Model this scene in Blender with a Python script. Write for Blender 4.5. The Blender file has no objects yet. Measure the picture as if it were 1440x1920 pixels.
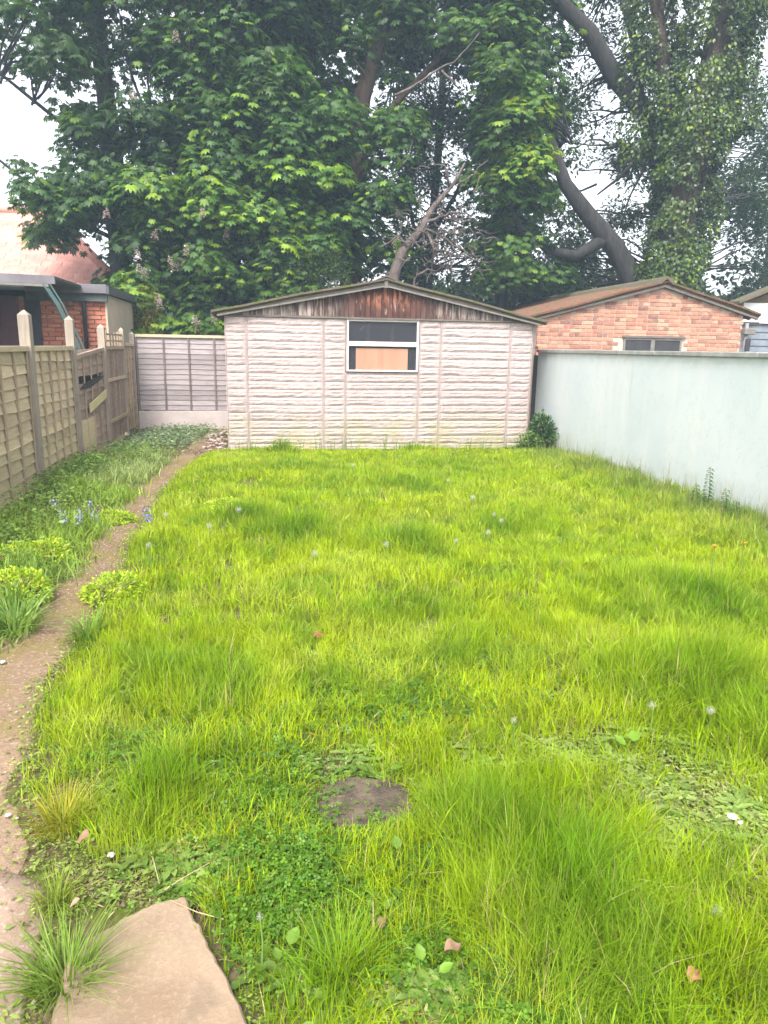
import bpy, bmesh, math, random
import numpy as np
from mathutils import Vector, Matrix
random.seed(7)
R = np.random.RandomState(11)
S = bpy.context.scene
C = S.collection
# ------------------------------------------------------------------ camera
EYE = 1.6; F = 1350.0
PITCH = math.radians(12.85); YAW = math.radians(9.7); ROLL = math.radians(1.0)
fw = np.array([math.sin(YAW)*math.cos(PITCH), math.cos(YAW)*math.cos(PITCH), -math.sin(PITCH)])
rt = np.array([math.cos(YAW), -math.sin(YAW), 0.0]); up = np.cross(rt, fw)
cr, sr = math.cos(ROLL), math.sin(ROLL)
rt, up = cr*rt + sr*up, -sr*rt + cr*up
cd = bpy.data.cameras.new('camera'); cam = bpy.data.objects.new('camera', cd); C.objects.link(cam)
cam.matrix_world = Matrix(((rt[0], up[0], -fw[0], 0), (rt[1], up[1], -fw[1], 0), (rt[2], up[2], -fw[2], EYE), (0, 0, 0, 1)))
cd.sensor_fit = 'VERTICAL'; cd.sensor_height = 36; cd.lens = 36*F/1920
cd.clip_start = 0.05; cd.clip_end = 2000
S.camera = cam
# ------------------------------------------------------------------ light
SUN_EL, SUN_AZ = math.radians(54), math.radians(-158)      # azimuth from +Y towards +X
w = bpy.data.worlds.new("World"); S.world = w; w.use_nodes = True
nt = w.node_tree; bg = nt.nodes['Background']
sky = nt.nodes.new('ShaderNodeTexSky'); sky.sky_type = 'NISHITA'; sky.sun_disc = False
sky.sun_elevation = SUN_EL; sky.sun_rotation = SUN_AZ; sky.dust_density = 4.0; sky.air_density = 1.0
hs = nt.nodes.new('ShaderNodeHueSaturation'); hs.inputs['Saturation'].default_value = 0.22
nt.links.new(sky.outputs[0], hs.inputs['Color']); nt.links.new(hs.outputs[0], bg.inputs['Color'])
bg.inputs['Strength'].default_value = 0.15
sd = bpy.data.lights.new('sun', 'SUN'); sun = bpy.data.objects.new('sun', sd); C.objects.link(sun)
sd.energy = 1.3; sd.angle = math.radians(18); sd.color = (1.0, 0.955, 0.88)
sdir = Vector((math.sin(SUN_AZ)*math.cos(SUN_EL), math.cos(SUN_AZ)*math.cos(SUN_EL), math.sin(SUN_EL)))
sun.rotation_euler = sdir.to_track_quat('Z', 'Y').to_euler(); sun.location = sdir*30
vs = S.view_settings; vs.view_transform = 'Standard'; vs.look = 'None'; vs.gamma = 1; vs.use_curve_mapping = False
vs.exposure = 1.8
S.cycles.max_bounces = 8; S.cycles.transparent_max_bounces = 8
S.cycles.use_denoising = True

# ------------------------------------------------------------------ helpers
def ray(x, y): return fw*F + rt*(x-720) - up*(y-960)
def at(x, y, Y):
    d = ray(x, y); t = Y/d[1]; return np.array([d[0]*t, Y, EYE+d[2]*t])
def gp(x, y):
    d = ray(x, y); t = -EYE/d[2]; return float(d[0]*t), float(d[1]*t)

def tag(o, label=None, cat=None, group=None, kind=None):
    if label: o['label'] = label
    if cat: o['category'] = cat
    if group: o['group'] = group
    if kind: o['kind'] = kind
    return o
WL = {}
def thing(name, loc, label, cat, group=None):
    o = bpy.data.objects.new(name, None); C.objects.link(o); o.location = loc; o.empty_display_size = .1
    WL[o.name] = Vector(loc); return tag(o, label, cat, group)
def link(name, me, m, parent=None, loc=(0, 0, 0), rot=None):
    """loc is in world coordinates"""
    if m and not me.materials: me.materials.append(m)
    o = bpy.data.objects.new(name, me); C.objects.link(o)
    wl = Vector(loc); WL[o.name] = wl
    if parent: o.parent = parent; o.location = wl - WL[parent.name]
    else: o.location = wl
    if rot: o.rotation_euler = rot
    return o
def mesh_np(name, V, Fc, col=None, smooth=False):
    V = np.asarray(V, np.float32); Fc = np.asarray(Fc, np.int32); k = Fc.shape[1]
    me = bpy.data.meshes.new(name)
    me.vertices.add(len(V)); me.vertices.foreach_set('co', V.ravel())
    me.loops.add(Fc.size); me.loops.foreach_set('vertex_index', Fc.ravel())
    me.polygons.add(len(Fc)); me.polygons.foreach_set('loop_start', np.arange(0, Fc.size, k, dtype=np.int32))
    me.polygons.foreach_set('loop_total', np.full(len(Fc), k, np.int32))
    if smooth: me.polygons.foreach_set('use_smooth', np.ones(len(Fc), bool))
    me.update(calc_edges=True)
    if col is not None:
        a = me.color_attributes.new('Col', 'FLOAT_COLOR', 'POINT')
        c4 = np.ones((len(V), 4), np.float32); c4[:, :3] = col; a.data.foreach_set('color', c4.ravel())
    return me
class MB:
    def __init__(s): s.v = []; s.f = []
    def box(s, x0, x1, y0, y1, z0, z1):
        n = len(s.v)
        s.v += [(x0,y0,z0),(x1,y0,z0),(x1,y1,z0),(x0,y1,z0),(x0,y0,z1),(x1,y0,z1),(x1,y1,z1),(x0,y1,z1)]
        s.f += [[n+i for i in q] for q in ((0,3,2,1),(4,5,6,7),(0,1,5,4),(1,2,6,5),(2,3,7,6),(3,0,4,7))]
        return s
    def prism(s, poly, d):   # poly: list of 3d points (ordered), d: extrusion vector
        n = len(s.v); k = len(poly)
        s.v += [tuple(p) for p in poly] + [tuple(np.add(p, d)) for p in poly]
        s.f += [list(range(n+k-1, n-1, -1)), list(range(n+k, n+2*k))]
        for i in range(k):
            j = (i+1) % k; s.f.append([n+i, n+j, n+k+j, n+k+i])
        return s
    def tube(s, P, Rr, seg=8):
        P = [Vector(p) for p in P]; n0 = len(s.v); k = len(P)
        for i, p in enumerate(P):
            t = (P[min(i+1, k-1)] - P[max(i-1, 0)]).normalized()
            a = t.cross(Vector((0.3, 1, 0.1))).normalized(); b = t.cross(a)
            for q in range(seg):
                an = 2*math.pi*q/seg; r = Rr[i]
                s.v.append(tuple(p + (a*math.cos(an) + b*math.sin(an))*r))
        for i in range(k-1):
            for q in range(seg):
                q2 = (q+1) % seg
                s.f.append([n0+i*seg+q, n0+i*seg+q2, n0+(i+1)*seg+q2, n0+(i+1)*seg+q])
        s.f.append([n0+q for q in range(seg-1, -1, -1)]); s.f.append([n0+(k-1)*seg+q for q in range(seg)])
        return s
    def quadstrip(s, g):     # g rows x cols of points
        n = len(s.v); r, c = len(g), len(g[0])
        for row in g: s.v += [tuple(p) for p in row]
        for i in range(r-1):
            for j in range(c-1): s.f.append([n+i*c+j, n+i*c+j+1, n+(i+1)*c+j+1, n+(i+1)*c+j])
        return s
    def mesh(s, name, org=(0, 0, 0), smooth=False, bevel=0):
        me = bpy.data.meshes.new(name); o = org
        me.from_pydata([(a-o[0], b-o[1], c-o[2]) for a, b, c in s.v], [], s.f)
        bm = bmesh.new(); bm.from_mesh(me)
        bmesh.ops.recalc_face_normals(bm, faces=bm.faces)
        if bevel: bmesh.ops.bevel(bm, geom=bm.edges[:], offset=bevel, segments=1, affect='EDGES')
        if smooth:
            for f_ in bm.faces: f_.smooth = True
        bm.to_mesh(me); bm.free(); me.update(); return me
    def build(s, name, m, parent=None, org=None, smooth=False, bevel=0):
        if org is None: org = WL[parent.name] if parent else s.v[0]
        return link(name, s.mesh(name, org, smooth, bevel), m, parent, org)
def copy_part(src, parent, loc, name=None):
    c = src.copy(); C.objects.link(c); c.parent = parent
    WL[c.name] = Vector(loc); c.location = Vector(loc) - (WL[parent.name] if parent else Vector()); return c

# smooth lattice noise
_tab = np.random.RandomState(5).rand(256, 256)
def vnoise(x, y, s=1.0, o=0):
    x = np.asarray(x, float)*s + 37.3 + o*13.7; y = np.asarray(y, float)*s + 71.9 + o*7.1
    i = np.floor(x).astype(int); j = np.floor(y).astype(int); u = x-i; v = y-j
    u = u*u*(3-2*u); v = v*v*(3-2*v); g = lambda a, b: _tab[a % 256, b % 256]
    return (g(i, j)*(1-u)+g(i+1, j)*u)*(1-v) + (g(i, j+1)*(1-u)+g(i+1, j+1)*u)*v
def sstep(a, b, x):
    t = np.clip((x-a)/(b-a), 0, 1); return t*t*(3-2*t)
def blob(x, y, cx, cy, rx, ry): return np.exp(-(((x-cx)/rx)**2 + ((y-cy)/ry)**2))

# ------------------------------------------------------------------ materials
class NT:
    def __init__(s, name):
        s.m = bpy.data.materials.new(name); s.m.use_nodes = True; s.t = s.m.node_tree
        s.b = s.t.nodes['Principled BSDF']; s.out = s.t.nodes['Material Output']
        tc = s.t.nodes.new('ShaderNodeTexCoord'); oi = s.t.nodes.new('ShaderNodeObjectInfo'); s.rand = oi.outputs['Random']
        mu = s.n('ShaderNodeMath', operation='MULTIPLY'); s.l(s.rand, mu.inputs[0]); mu.inputs[1].default_value = 63.0
        va = s.n('ShaderNodeVectorMath', operation='ADD'); s.l(tc.outputs['Object'], va.inputs[0]); s.l(mu.outputs[0], va.inputs[1])
        s.obj = tc.outputs['Object']; s.co = va.outputs[0]; g = s.n('ShaderNodeNewGeometry'); s.pos = g.outputs['Position']
    def n(s, t, **k):
        x = s.t.nodes.new(t)
        for a, b in k.items(): setattr(x, a, b)
        return x
    def l(s, a, b): s.t.links.new(a, b)
    def map(s, co, sc, loc=(0, 0, 0)):
        m = s.n('ShaderNodeMapping'); s.l(co, m.inputs['Vector']); m.inputs['Scale'].default_value = sc; m.inputs['Location'].default_value = loc
        return m.outputs[0]
    def noise(s, scale, co=None, detail=5, rough=.6, stretch=None, dist=0):
        co = co or s.co
        if stretch: co = s.map(co, stretch)
        x = s.n('ShaderNodeTexNoise'); s.l(co, x.inputs['Vector']); x.inputs['Scale'].default_value = scale
        x.inputs['Detail'].default_value = detail; x.inputs['Roughness'].default_value = rough; x.inputs['Distortion'].default_value = dist
        return x.outputs['Fac']
    def ramp(s, fac, stops):
        r = s.n('ShaderNodeValToRGB'); s.l(fac, r.inputs[0]); e = r.color_ramp.elements
        while len(e) < len(stops): e.new(.5)
        for q, (p, c) in zip(e, stops): q.position = p; q.color = (c, c, c, 1) if isinstance(c, (int, float)) else (*c, 1)
        return r.outputs[0]
    def mix(s, fac, a, b, mode='MIX'):
        x = s.n('ShaderNodeMix', data_type='RGBA', blend_type=mode)
        for v, i in ((fac, 0), (a, 6), (b, 7)):
            if isinstance(v, (int, float)): x.inputs[i].default_value = v
            elif isinstance(v, tuple): x.inputs[i].default_value = (*v, 1)
            else: s.l(v, x.inputs[i])
        return x.outputs[2]
    def math(s, op, a, b=0.0):
        x = s.n('ShaderNodeMath', operation=op)
        for v, i in ((a, 0), (b, 1)):
            if isinstance(v, (int, float)): x.inputs[i].default_value = v
            else: s.l(v, x.inputs[i])
        return x.outputs[0]
    def sep(s, co): x = s.n('ShaderNodeSeparateXYZ'); s.l(co, x.inputs[0]); return x.outputs
    def fin(s, col, rough=.85, bump=None, bs=.4, bd=.01, spec=.3):
        if isinstance(col, tuple): s.b.inputs['Base Color'].default_value = (*col, 1)
        else: s.l(col, s.b.inputs['Base Color'])
        s.b.inputs['Roughness'].default_value = rough; s.b.inputs['Specular IOR Level'].default_value = spec
        if bump is not None:
            b = s.n('ShaderNodeBump'); b.inputs['Strength'].default_value = bs; b.inputs['Distance'].default_value = bd
            s.l(bump, b.inputs['Height']); s.l(b.outputs[0], s.b.inputs['Normal'])
        return s.m
def simple(name, c1, c2, scale=6, rough=.85, bs=.3, bd=.01, var=.0, stretch=None, spec=.3):
    k = NT(name); f = k.noise(scale, stretch=stretch)
    col = k.mix(k.ramp(f, [(.3, 0), (.7, 1)]), c1, c2)
    if var:
        v = k.math('ADD', k.math('MULTIPLY', k.rand, var*2), 1-var)
        cb = k.n('ShaderNodeCombineXYZ'); [k.l(v, cb.inputs[i]) for i in range(3)]
        col = k.mix(1.0, col, cb.outputs[0], 'MULTIPLY')
    return k.fin(col, rough, k.noise(scale*5, stretch=stretch), bs, bd, spec)
def leafmat(name, trans=.35, rough=.5, spec=.35, tcol=(1.25, 1.2, .5)):
    k = NT(name); a = k.n('ShaderNodeAttribute', attribute_name='Col').outputs['Color']
    nz = k.noise(9, k.obj, 3); col = k.mix(1.0, a, k.ramp(nz, [(.25, .75), (.75, 1.2)]), 'MULTIPLY')
    k.fin(col, rough, spec=spec)
    t = k.n('ShaderNodeBsdfTranslucent'); k.l(k.mix(1.0, col, tcol, 'MULTIPLY'), t.inputs[0])
    m = k.n('ShaderNodeMixShader'); m.inputs[0].default_value = trans
    k.l(k.b.outputs[0], m.inputs[1]); k.l(t.outputs[0], m.inputs[2]); k.l(m.outputs[0], k.out.inputs[0])
    return k.m

# rock-faced concrete
k = NT('rockface_concrete')
f1 = k.noise(5); f2 = k.noise(28, detail=8)
col = k.mix(k.ramp(f1, [(.3, 0), (.7, 1)]), (.40, .32, .31), (.48, .395, .385))
col = k.mix(k.ramp(f2, [(.35, 0), (.8, .8)]), col, (.27, .22, .20))
z = k.sep(k.pos)[2]
low = k.math('MULTIPLY', k.ramp(k.math('DIVIDE', z, 1.2), [(.02, 1), (.6, 0)]), k.ramp(k.noise(3, k.pos), [(.35, 0), (.65, 1)]))
col = k.mix(low, col, (.33, .30, .16))
spots = k.ramp(k.noise(16, k.pos, 2), [(.70, 0), (.74, 1)])
col = k.mix(k.math('MULTIPLY', spots, .5), col, (.2, .16, .13))
v = k.math('ADD', k.math('MULTIPLY', k.rand, .16), .90); cb = k.n('ShaderNodeCombineXYZ'); [k.l(v, cb.inputs[i]) for i in range(3)]
col = k.mix(1.0, col, cb.outputs[0], 'MULTIPLY')
m_rock = k.fin(col, .95, k.noise(60, detail=6), .7, .01, .15)
# painted wall
k = NT('mint_render')
st = k.noise(1.0, k.obj, 6, .6, stretch=(3.0, 3.0, .5)); bg_ = k.noise(.9, k.obj, 6)
col = k.mix(k.ramp(bg_, [(.35, 0), (.65, 1)]), (.46, .515, .515), (.53, .565, .565))
col = k.mix(k.ramp(st, [(.5, 0), (.68, .8)]), col, (.56, .57, .555))
st2 = k.noise(1.6, k.map(k.obj, (3, 3, .6), (5, 9, 2)), 5)
col = k.mix(k.ramp(st2, [(.66, 0), (.78, .55)]), col, (.42, .42, .38))
pt = k.noise(1.2, k.map(k.obj, (1, 1, 1), (15, 4, 2)), 6)
col = k.mix(k.ramp(pt, [(.62, 0), (.66, .5)]), col, (.52, .50, .47))
zz = k.sep(k.pos)[2]
topst = k.math('MULTIPLY', k.ramp(k.math('DIVIDE', zz, 1.6), [(.86, 0), (.97, 1)]), k.ramp(k.noise(7, k.obj), [(.4, 0), (.7, .5)]))
col = k.mix(topst, col, (.35, .36, .3))
bs_ = k.math('MULTIPLY', k.ramp(zz, [(.05, 1), (.42, 0)]), k.ramp(k.noise(4, k.obj, 6), [(.35, .1), (.7, .8)]))
col = k.mix(bs_, col, (.30, .33, .24))
ck = k.noise(2.2, k.map(k.obj, (1, 1, 1), (3, 8, 1)), 9, .7)
col = k.mix(k.ramp(ck, [(.49, 0), (.5, .35), (.51, 0)]), col, (.33, .36, .34))
m_mint = k.fin(col, .8, k.noise(30, detail=9, co=k.obj), .3, .006, .3)
m_coping = simple('coping_concrete', (.20, .20, .185), (.30, .30, .28), 9, var=.1)
m_conc = simple('pale_concrete', (.40, .34, .325), (.50, .43, .41), 4, var=.05)
m_mortar = simple('mortar', (.42, .34, .285), (.50, .42, .36), 20)
def brickmat(name, cols):
    k = NT(name); col = k.ramp(k.rand, cols); f = k.noise(14)
    col = k.mix(k.ramp(f, [(.35, 0), (.75, .5)]), col, (.40, .25, .18))
    return k.fin(col, .9, k.noise(50, detail=6), .6, .006, .2)
m_brick = brickmat('salmon_brick', [(0, (.17, .075, .06)), (.16, (.33, .13, .09)), (.5, (.43, .19, .125)), (.75, (.52, .29, .20)), (.9, (.46, .22, .15)), (1, (.20, .10, .08))])
m_brick2 = brickmat('red_brick', [(0, (.34, .09, .06)), (.5, (.44, .13, .08)), (1, (.48, .19, .12))])
def woodmat(name, a, b, dark, sx, rv=.18, green=None):
    k = NT(name); g = k.noise(4, detail=8, stretch=sx, dist=.6); f = k.noise(1.7, detail=4)
    col = k.mix(k.ramp(g, [(.3, 0), (.7, 1)]), a, b); col = k.mix(k.ramp(f, [(.5, 0), (.75, .6)]), col, dark)
    if green: col = k.mix(k.ramp(k.math('DIVIDE', k.sep(k.pos)[2], 1.6), [(0.0, .7), (.45, 0)]), col, green)
    v = k.math('ADD', k.math('MULTIPLY', k.rand, rv*2), 1-rv); cb = k.n('ShaderNodeCombineXYZ'); [k.l(v, cb.inputs[i]) for i in range(3)]
    col = k.mix(1.0, col, cb.outputs[0], 'MULTIPLY')
    return k.fin(col, .9, g, .5, .006, .15)
m_slatL = woodmat('weathered_tan_wood', (.38, .30, .20), (.52, .42, .295), (.30, .23, .16), (6, 1, 8), green=(.36, .32, .15))
m_slatD = woodmat('dark_weathered_wood', (.25, .18, .14), (.37, .28, .22), (.13, .09, .075), (6, 1, 8))
m_slatB = woodmat('grey_mauve_wood', (.25, .215, .215), (.36, .315, .315), (.17, .145, .15), (1, 6, 9))
m_batL = woodmat('batten_wood', (.30, .225, .15), (.41, .32, .225), (.19, .14, .1), (8, 8, .8))
m_batB = woodmat('brown_batten_wood', (.16, .12, .11), (.23, .17, .155), (.1, .08, .07), (8, 8, .8))
m_post = woodmat('grey_post_wood', (.25, .205, .165), (.36, .305, .25), (.22, .20, .19), (9, 9, .8), .1)
m_yell = woodmat('raw_yellow_wood', (.50, .42, .22), (.58, .50, .28), (.4, .33, .18), (1, 6, 8), .05)
m_chardark = simple('charred_and_backing_dark', (.02, .017, .015), (.05, .04, .035), 14)  # burnt wood; also the painted shade behind the fence hole
# shed gable boards
k = NT('gable_boards')
x, y_, z = k.sep(k.pos)[:3]
g = k.noise(5, k.pos, 8, .65, stretch=(9, 1, .55)); d = k.math('ABSOLUTE', k.math('SUBTRACT', x, 1.9))
wob = k.math('ADD', d, k.math('MULTIPLY', k.noise(2.2, k.pos, 4), 1.2))
base = k.ramp(k.math('DIVIDE', wob, 3.0), [(.2, (.072, .026, .020)), (.52, (.058, .03, .025)), (.72, (.12, .095, .09)), (1, (.17, .14, .13))])
col = k.mix(k.ramp(g, [(.35, 0), (.75, .8)]), base, (.10, .05, .04))
p1 = k.noise(2.6, k.pos, 6, .6, stretch=(5, 1, 1.3)); zt = k.ramp(k.math('MULTIPLY', k.math('SUBTRACT', z, 2.0), 1.6), [(.2, 0), (.7, 1)])
cen = k.ramp(d, [(.25, 1), (.6, 0)])
pat = k.math('MULTIPLY', k.math('MULTIPLY', k.ramp(p1, [(.5, 0), (.56, 1)]), zt), cen)
col = k.mix(pat, col, (.44, .17, .09))
p3 = k.noise(2.9, k.map(k.pos, (6, 1, 1.6), (9, 1, 4)), 6, .7)
col = k.mix(k.math('MULTIPLY', k.ramp(p3, [(.6, 0), (.68, .8)]), k.ramp(d, [(.3, 1), (.9, .15)])), col, (.42, .31, .25))
p2 = k.noise(3.5, k.pos, 6, .65, stretch=(8, 1, 1.0))
col = k.mix(k.math('MULTIPLY', k.ramp(p2, [(.46, 0), (.62, .85)]), k.ramp(d, [(.5, 0), (1.0, 1)])), col, (.36, .30, .27))
v = k.math('ADD', k.math('MULTIPLY', k.rand, .7), .65); cb = k.n('ShaderNodeCombineXYZ'); [k.l(v, cb.inputs[i]) for i in range(3)]
m_gable = k.fin(k.mix(1.0, col, cb.outputs[0], 'MULTIPLY'), .8, g, .5, .006, .25)
m_barge = simple('weathered_bargeboard', (.10, .08, .07), (.18, .15, .13), 6, stretch=(1, 1, 8))
m_trim = simple('pale_grey_trim', (.13, .115, .105), (.21, .19, .17), 8)
k = NT('mossy_roof_sheet'); f = k.noise(5, k.obj, 7); f2_ = k.noise(22, k.obj, 6)
col = k.mix(k.ramp(f, [(.42, 0), (.6, 1)]), (.12, .095, .085), (.10, .095, .04)); col = k.mix(k.ramp(f2_, [(.55, 0), (.75, .7)]), col, (.20, .18, .16))
m_roof = k.fin(col, .95, f2_, .8, .02, .1)
k = NT('rusty_tile_roof'); f = k.noise(3.5, k.obj, 7); f2_ = k.noise(18, k.obj, 6)
col = k.mix(k.ramp(f, [(.4, 0), (.62, 1)]), (.15, .06, .048), (.09, .08, .035)); col = k.mix(k.ramp(f2_, [(.5, 0), (.75, .6)]), col, (.24, .16, .13))
m_roof2 = k.fin(col, .95, f2_, .8, .02, .1)
m_redtile = simple('red_clay_tile', (.46, .20, .16), (.60, .30, .25), 5, var=.15)
m_white = simple('white_painted_wood', (.42, .38, .37), (.54, .50, .485), 8, .6, .15, .004)
m_greyfr = simple('dull_grey_frame', (.16, .15, .155), (.22, .2, .205), 8, .7)
m_card = simple('tan_hardboard', (.33, .17, .11), (.39, .215, .145), 2.2, .8, .1, .003, stretch=(5, 1, 1))
m_navy = simple('dark_interior_navy', (.012, .016, .03), (.022, .028, .045), 5)
m_dark = simple('dark_interior', (.03, .03, .035), (.05, .048, .05), 5)
m_beige = simple('beige_render', (.40, .33, .25), (.48, .405, .31), 3)
m_fascia = simple('grey_fascia', (.11, .10, .115), (.17, .155, .17), 4, .6)
m_felt = simple('felt_and_gap_dark', (.05, .06, .06), (.10, .11, .105), 8)
m_greenpost = simple('green_painted_steel', (.03, .06, .057), (.05, .085, .08), 5, .5)
m_black = simple('black_plastic', (.015, .013, .014), (.03, .026, .028), 5, .4)
m_maroon = simple('maroon_boards', (.09, .04, .045), (.13, .065, .07), 3)
m_wrender = simple('white_render', (.60, .58, .57), (.72, .70, .69), 3)
m_blueg = simple('blue_grey_sheet', (.16, .18, .22), (.24, .26, .30), 4, .5)
m_bark = simple('brown_bark', (.04, .026, .02), (.10, .065, .048), 4, .95, 1, .04, stretch=(3, 3, .5))
m_bark2 = simple('grey_bark', (.022, .02, .02), (.055, .05, .048), 4, .95, 1, .04, stretch=(3, 3, .5))
m_dead = simple('bare_dead_wood', (.07, .052, .046), (.17, .135, .12), 6, .9, .8, .02)
m_leaf = leafmat('leaf'); m_blade = leafmat('grass_blade', .36, .55, .2, (1.2, 1.15, .35)); m_ivy = leafmat('ivy_leaf', .2, .4, .4)
k = NT('glass'); k.fin((.045, .045, .055), .12, spec=.5); m_glass = k.m
k.b.inputs['Alpha'].default_value = .55
m_fluff = leafmat('seed_fluff', .5, .9, .1, (1, 1, 1)); m_petal = leafmat('petal', .3, .6, .2, (1, 1, 1))
# ground
k = NT('soil'); f = k.noise(2.2, k.pos, 8); g = k.noise(30, k.pos, 8); h = k.noise(6, k.pos, 5)
col = k.mix(k.ramp(f, [(.35, 0), (.65, 1)]), (.07, .053, .03), (.125, .097, .058)); col = k.mix(k.ramp(g, [(.45, 0), (.75, .8)]), col, (.20, .155, .10))
col = k.mix(k.ramp(h, [(.45, 0), (.6, .7)]), col, (.08, .105, .015))
m_soil = k.fin(col, 1, g, .8, .02, .05)
k = NT('trodden_earth'); f = k.noise(1.8, k.pos, 8); g = k.noise(45, k.pos, 8); h = k.noise(4, k.pos, 6)
col = k.mix(k.ramp(f, [(.35, 0), (.65, 1)]), (.135, .09, .055), (.195, .133, .085)); col = k.mix(k.ramp(g, [(.5, 0), (.72, .8)]), col, (.36, .28, .20))
yy = k.sep(k.pos)[1]
col = k.mix(k.ramp(k.math('DIVIDE', yy, 10), [(.2, .8), (.42, 0)]), col, (.29, .205, .15))
col = k.mix(k.math('MULTIPLY', k.ramp(h, [(.47, 0), (.6, .6)]), k.ramp(k.math('DIVIDE', yy, 10), [(.2, 0), (.32, 1)])), col, (.17, .14, .045))
col = k.mix(k.ramp(k.noise(3, k.pos, 3), [(.62, 0), (.72, .5)]), col, (.20, .15, .09))
m_path = k.fin(col, 1, g, .9, .012, .05)
k = NT('pink_paving'); f = k.noise(2.5, k.pos, 8); g = k.noise(60, k.pos, 8)
col = k.mix(k.ramp(f, [(.35, 0), (.65, 1)]), (.27, .185, .14), (.35, .255, .20)); col = k.mix(k.ramp(g, [(.55, 0), (.72, .7)]), col, (.52, .42, .34))
m_pink = k.fin(col, .95, g, .6, .006, .1)
k = NT('sandstone_slab'); f = k.noise(3, k.pos, 8); g = k.noise(70, k.pos, 8)
col = k.mix(k.ramp(f, [(.35, 0), (.65, 1)]), (.20, .142, .095), (.285, .212, .148)); col = k.mix(k.ramp(g, [(.5, 0), (.75, .6)]), col, (.33, .255, .185))
col = k.mix(k.ramp(k.noise(9, k.pos, 4), [(.52, 0), (.68, .6)]), col, (.16, .12, .085))
m_slab = k.fin(col, .95, g, .6, .006, .1)
m_slab2 = simple('dark_mossy_slab', (.045, .036, .028), (.14, .105, .075), 14, .98, 1, .01)
m_stone = simple('rubble', (.36, .27, .24), (.52, .42, .38), 9, var=.25)

# ------------------------------------------------------------------ ground, path, paving
XL, XR, YS = -2.42, 4.62, 11.2      # fence line, wall line, shed front
def path_c(y):   # centre and half width of the trodden path
    y = np.asarray(y, float)
    c = np.interp(y, [0, 1.5, 2.2, 3.4, 4.7, 6.1, 7.4, 9.7, 12, 14.5], [-1.02, -1.05, -1.22, -1.30, -1.20, -1.28, -1.3, -1.2, -1.0, -.95])
    h = np.interp(y, [0, 1.5, 2.2, 3.4, 4.7, 6.1, 7.4, 9.7, 12, 14.5], [.45, .42, .36, .19, .12, .12, .12, .10, .2, .25])
    return c + .05*(vnoise(y, y*0, 1.3)-.5), h*(.8+.4*vnoise(y, y*0+4, 2.1))
def gz(x, y):    # ground relief inside the garden
    c, h = path_c(y); dp = sstep(h*.6, h+.25, np.abs(x-c))
    inside = sstep(-2.7, -2.2, x)*sstep(5.0, 4.6, x)*sstep(11.6, 11.0, y)*sstep(.2, .8, y)
    flat = np.clip(blob(x, y, -.27, 1.5, .34, .42)*2, 0, 1)+np.clip(blob(x, y, .32, 2.27, .22, .22)*2, 0, 1)
    inside = inside*(1-np.clip(flat, 0, 1))
    return inside*(dp*.05 + .07*(vnoise(x, y, .9)-.5) + .03*(vnoise(x, y, 3)-.5))
nx, ny = 150, 240
gx = np.linspace(-3.5, 5.5, nx); gy = np.linspace(0, 15, ny); X, Y = np.meshgrid(gx, gy)
V = np.stack([X, Y, gz(X, Y)-.02], -1).reshape(-1, 3)
idx = np.arange(nx*ny).reshape(ny, nx)
Fq = np.stack([idx[:-1, :-1], idx[:-1, 1:], idx[1:, 1:], idx[1:, :-1]], -1).reshape(-1, 4)
tag(link('garden_soil', mesh_np('garden_soil', V, Fq, smooth=True), m_soil), kind='structure')
k = NT('rough_grass_ground'); f = k.noise(1.2, k.pos, 8)
m_far = k.fin(k.mix(k.ramp(f, [(.35, 0), (.65, 1)]), (.05, .08, .02), (.09, .10, .035)), 1, k.noise(8, k.pos), 1, .1, .05)
tag(link('ground', MB().quadstrip([[(-600, -200, -.12), (600, -200, -.12)], [(-600, 1200, -.12), (600, 1200, -.12)]]).mesh('ground'), m_far), kind='structure')
ys = np.linspace(2.0, 14.4, 140); c, h = path_c(ys); rows = []
for i, y in enumerate(ys):
    r_ = []
    for t in np.linspace(-1, 1, 9):
        x = c[i]+t*(h[i]+.06+.10*(vnoise(y*3, np.sign(t)*2)-.3)+.05*(vnoise(y*14, np.sign(t)*2)-.5)); r_.append((x, y, float(gz(x, y))-.02+(.014*(1-t*t)+.004 if abs(t) < .99 else -.03)))
    rows.append(r_)
tag(link('path', MB().quadstrip(rows).mesh('path', smooth=True), m_path), kind='structure')
# pinkish paving bottom left
ys = np.linspace(.2, 2.35, 40); rows = []
for y in ys:
    e = -.635+.03*math.sin(y*5)+.04*(float(vnoise(y, 3, 4))-.5) - .55*float(sstep(1.95, 2.35, y))
    rows.append([(x, y, (.004+.008*float(vnoise(x, y, 2)))-.035*float(sstep(2.05, 2.35, y)) if i_ < 11 else -.05) for i_, x in enumerate(np.append(np.linspace(-2.3, e, 11), e+.015))])
tag(link('footpath', MB().quadstrip(rows).mesh('footpath', smooth=True), m_pink), kind='structure')

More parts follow.
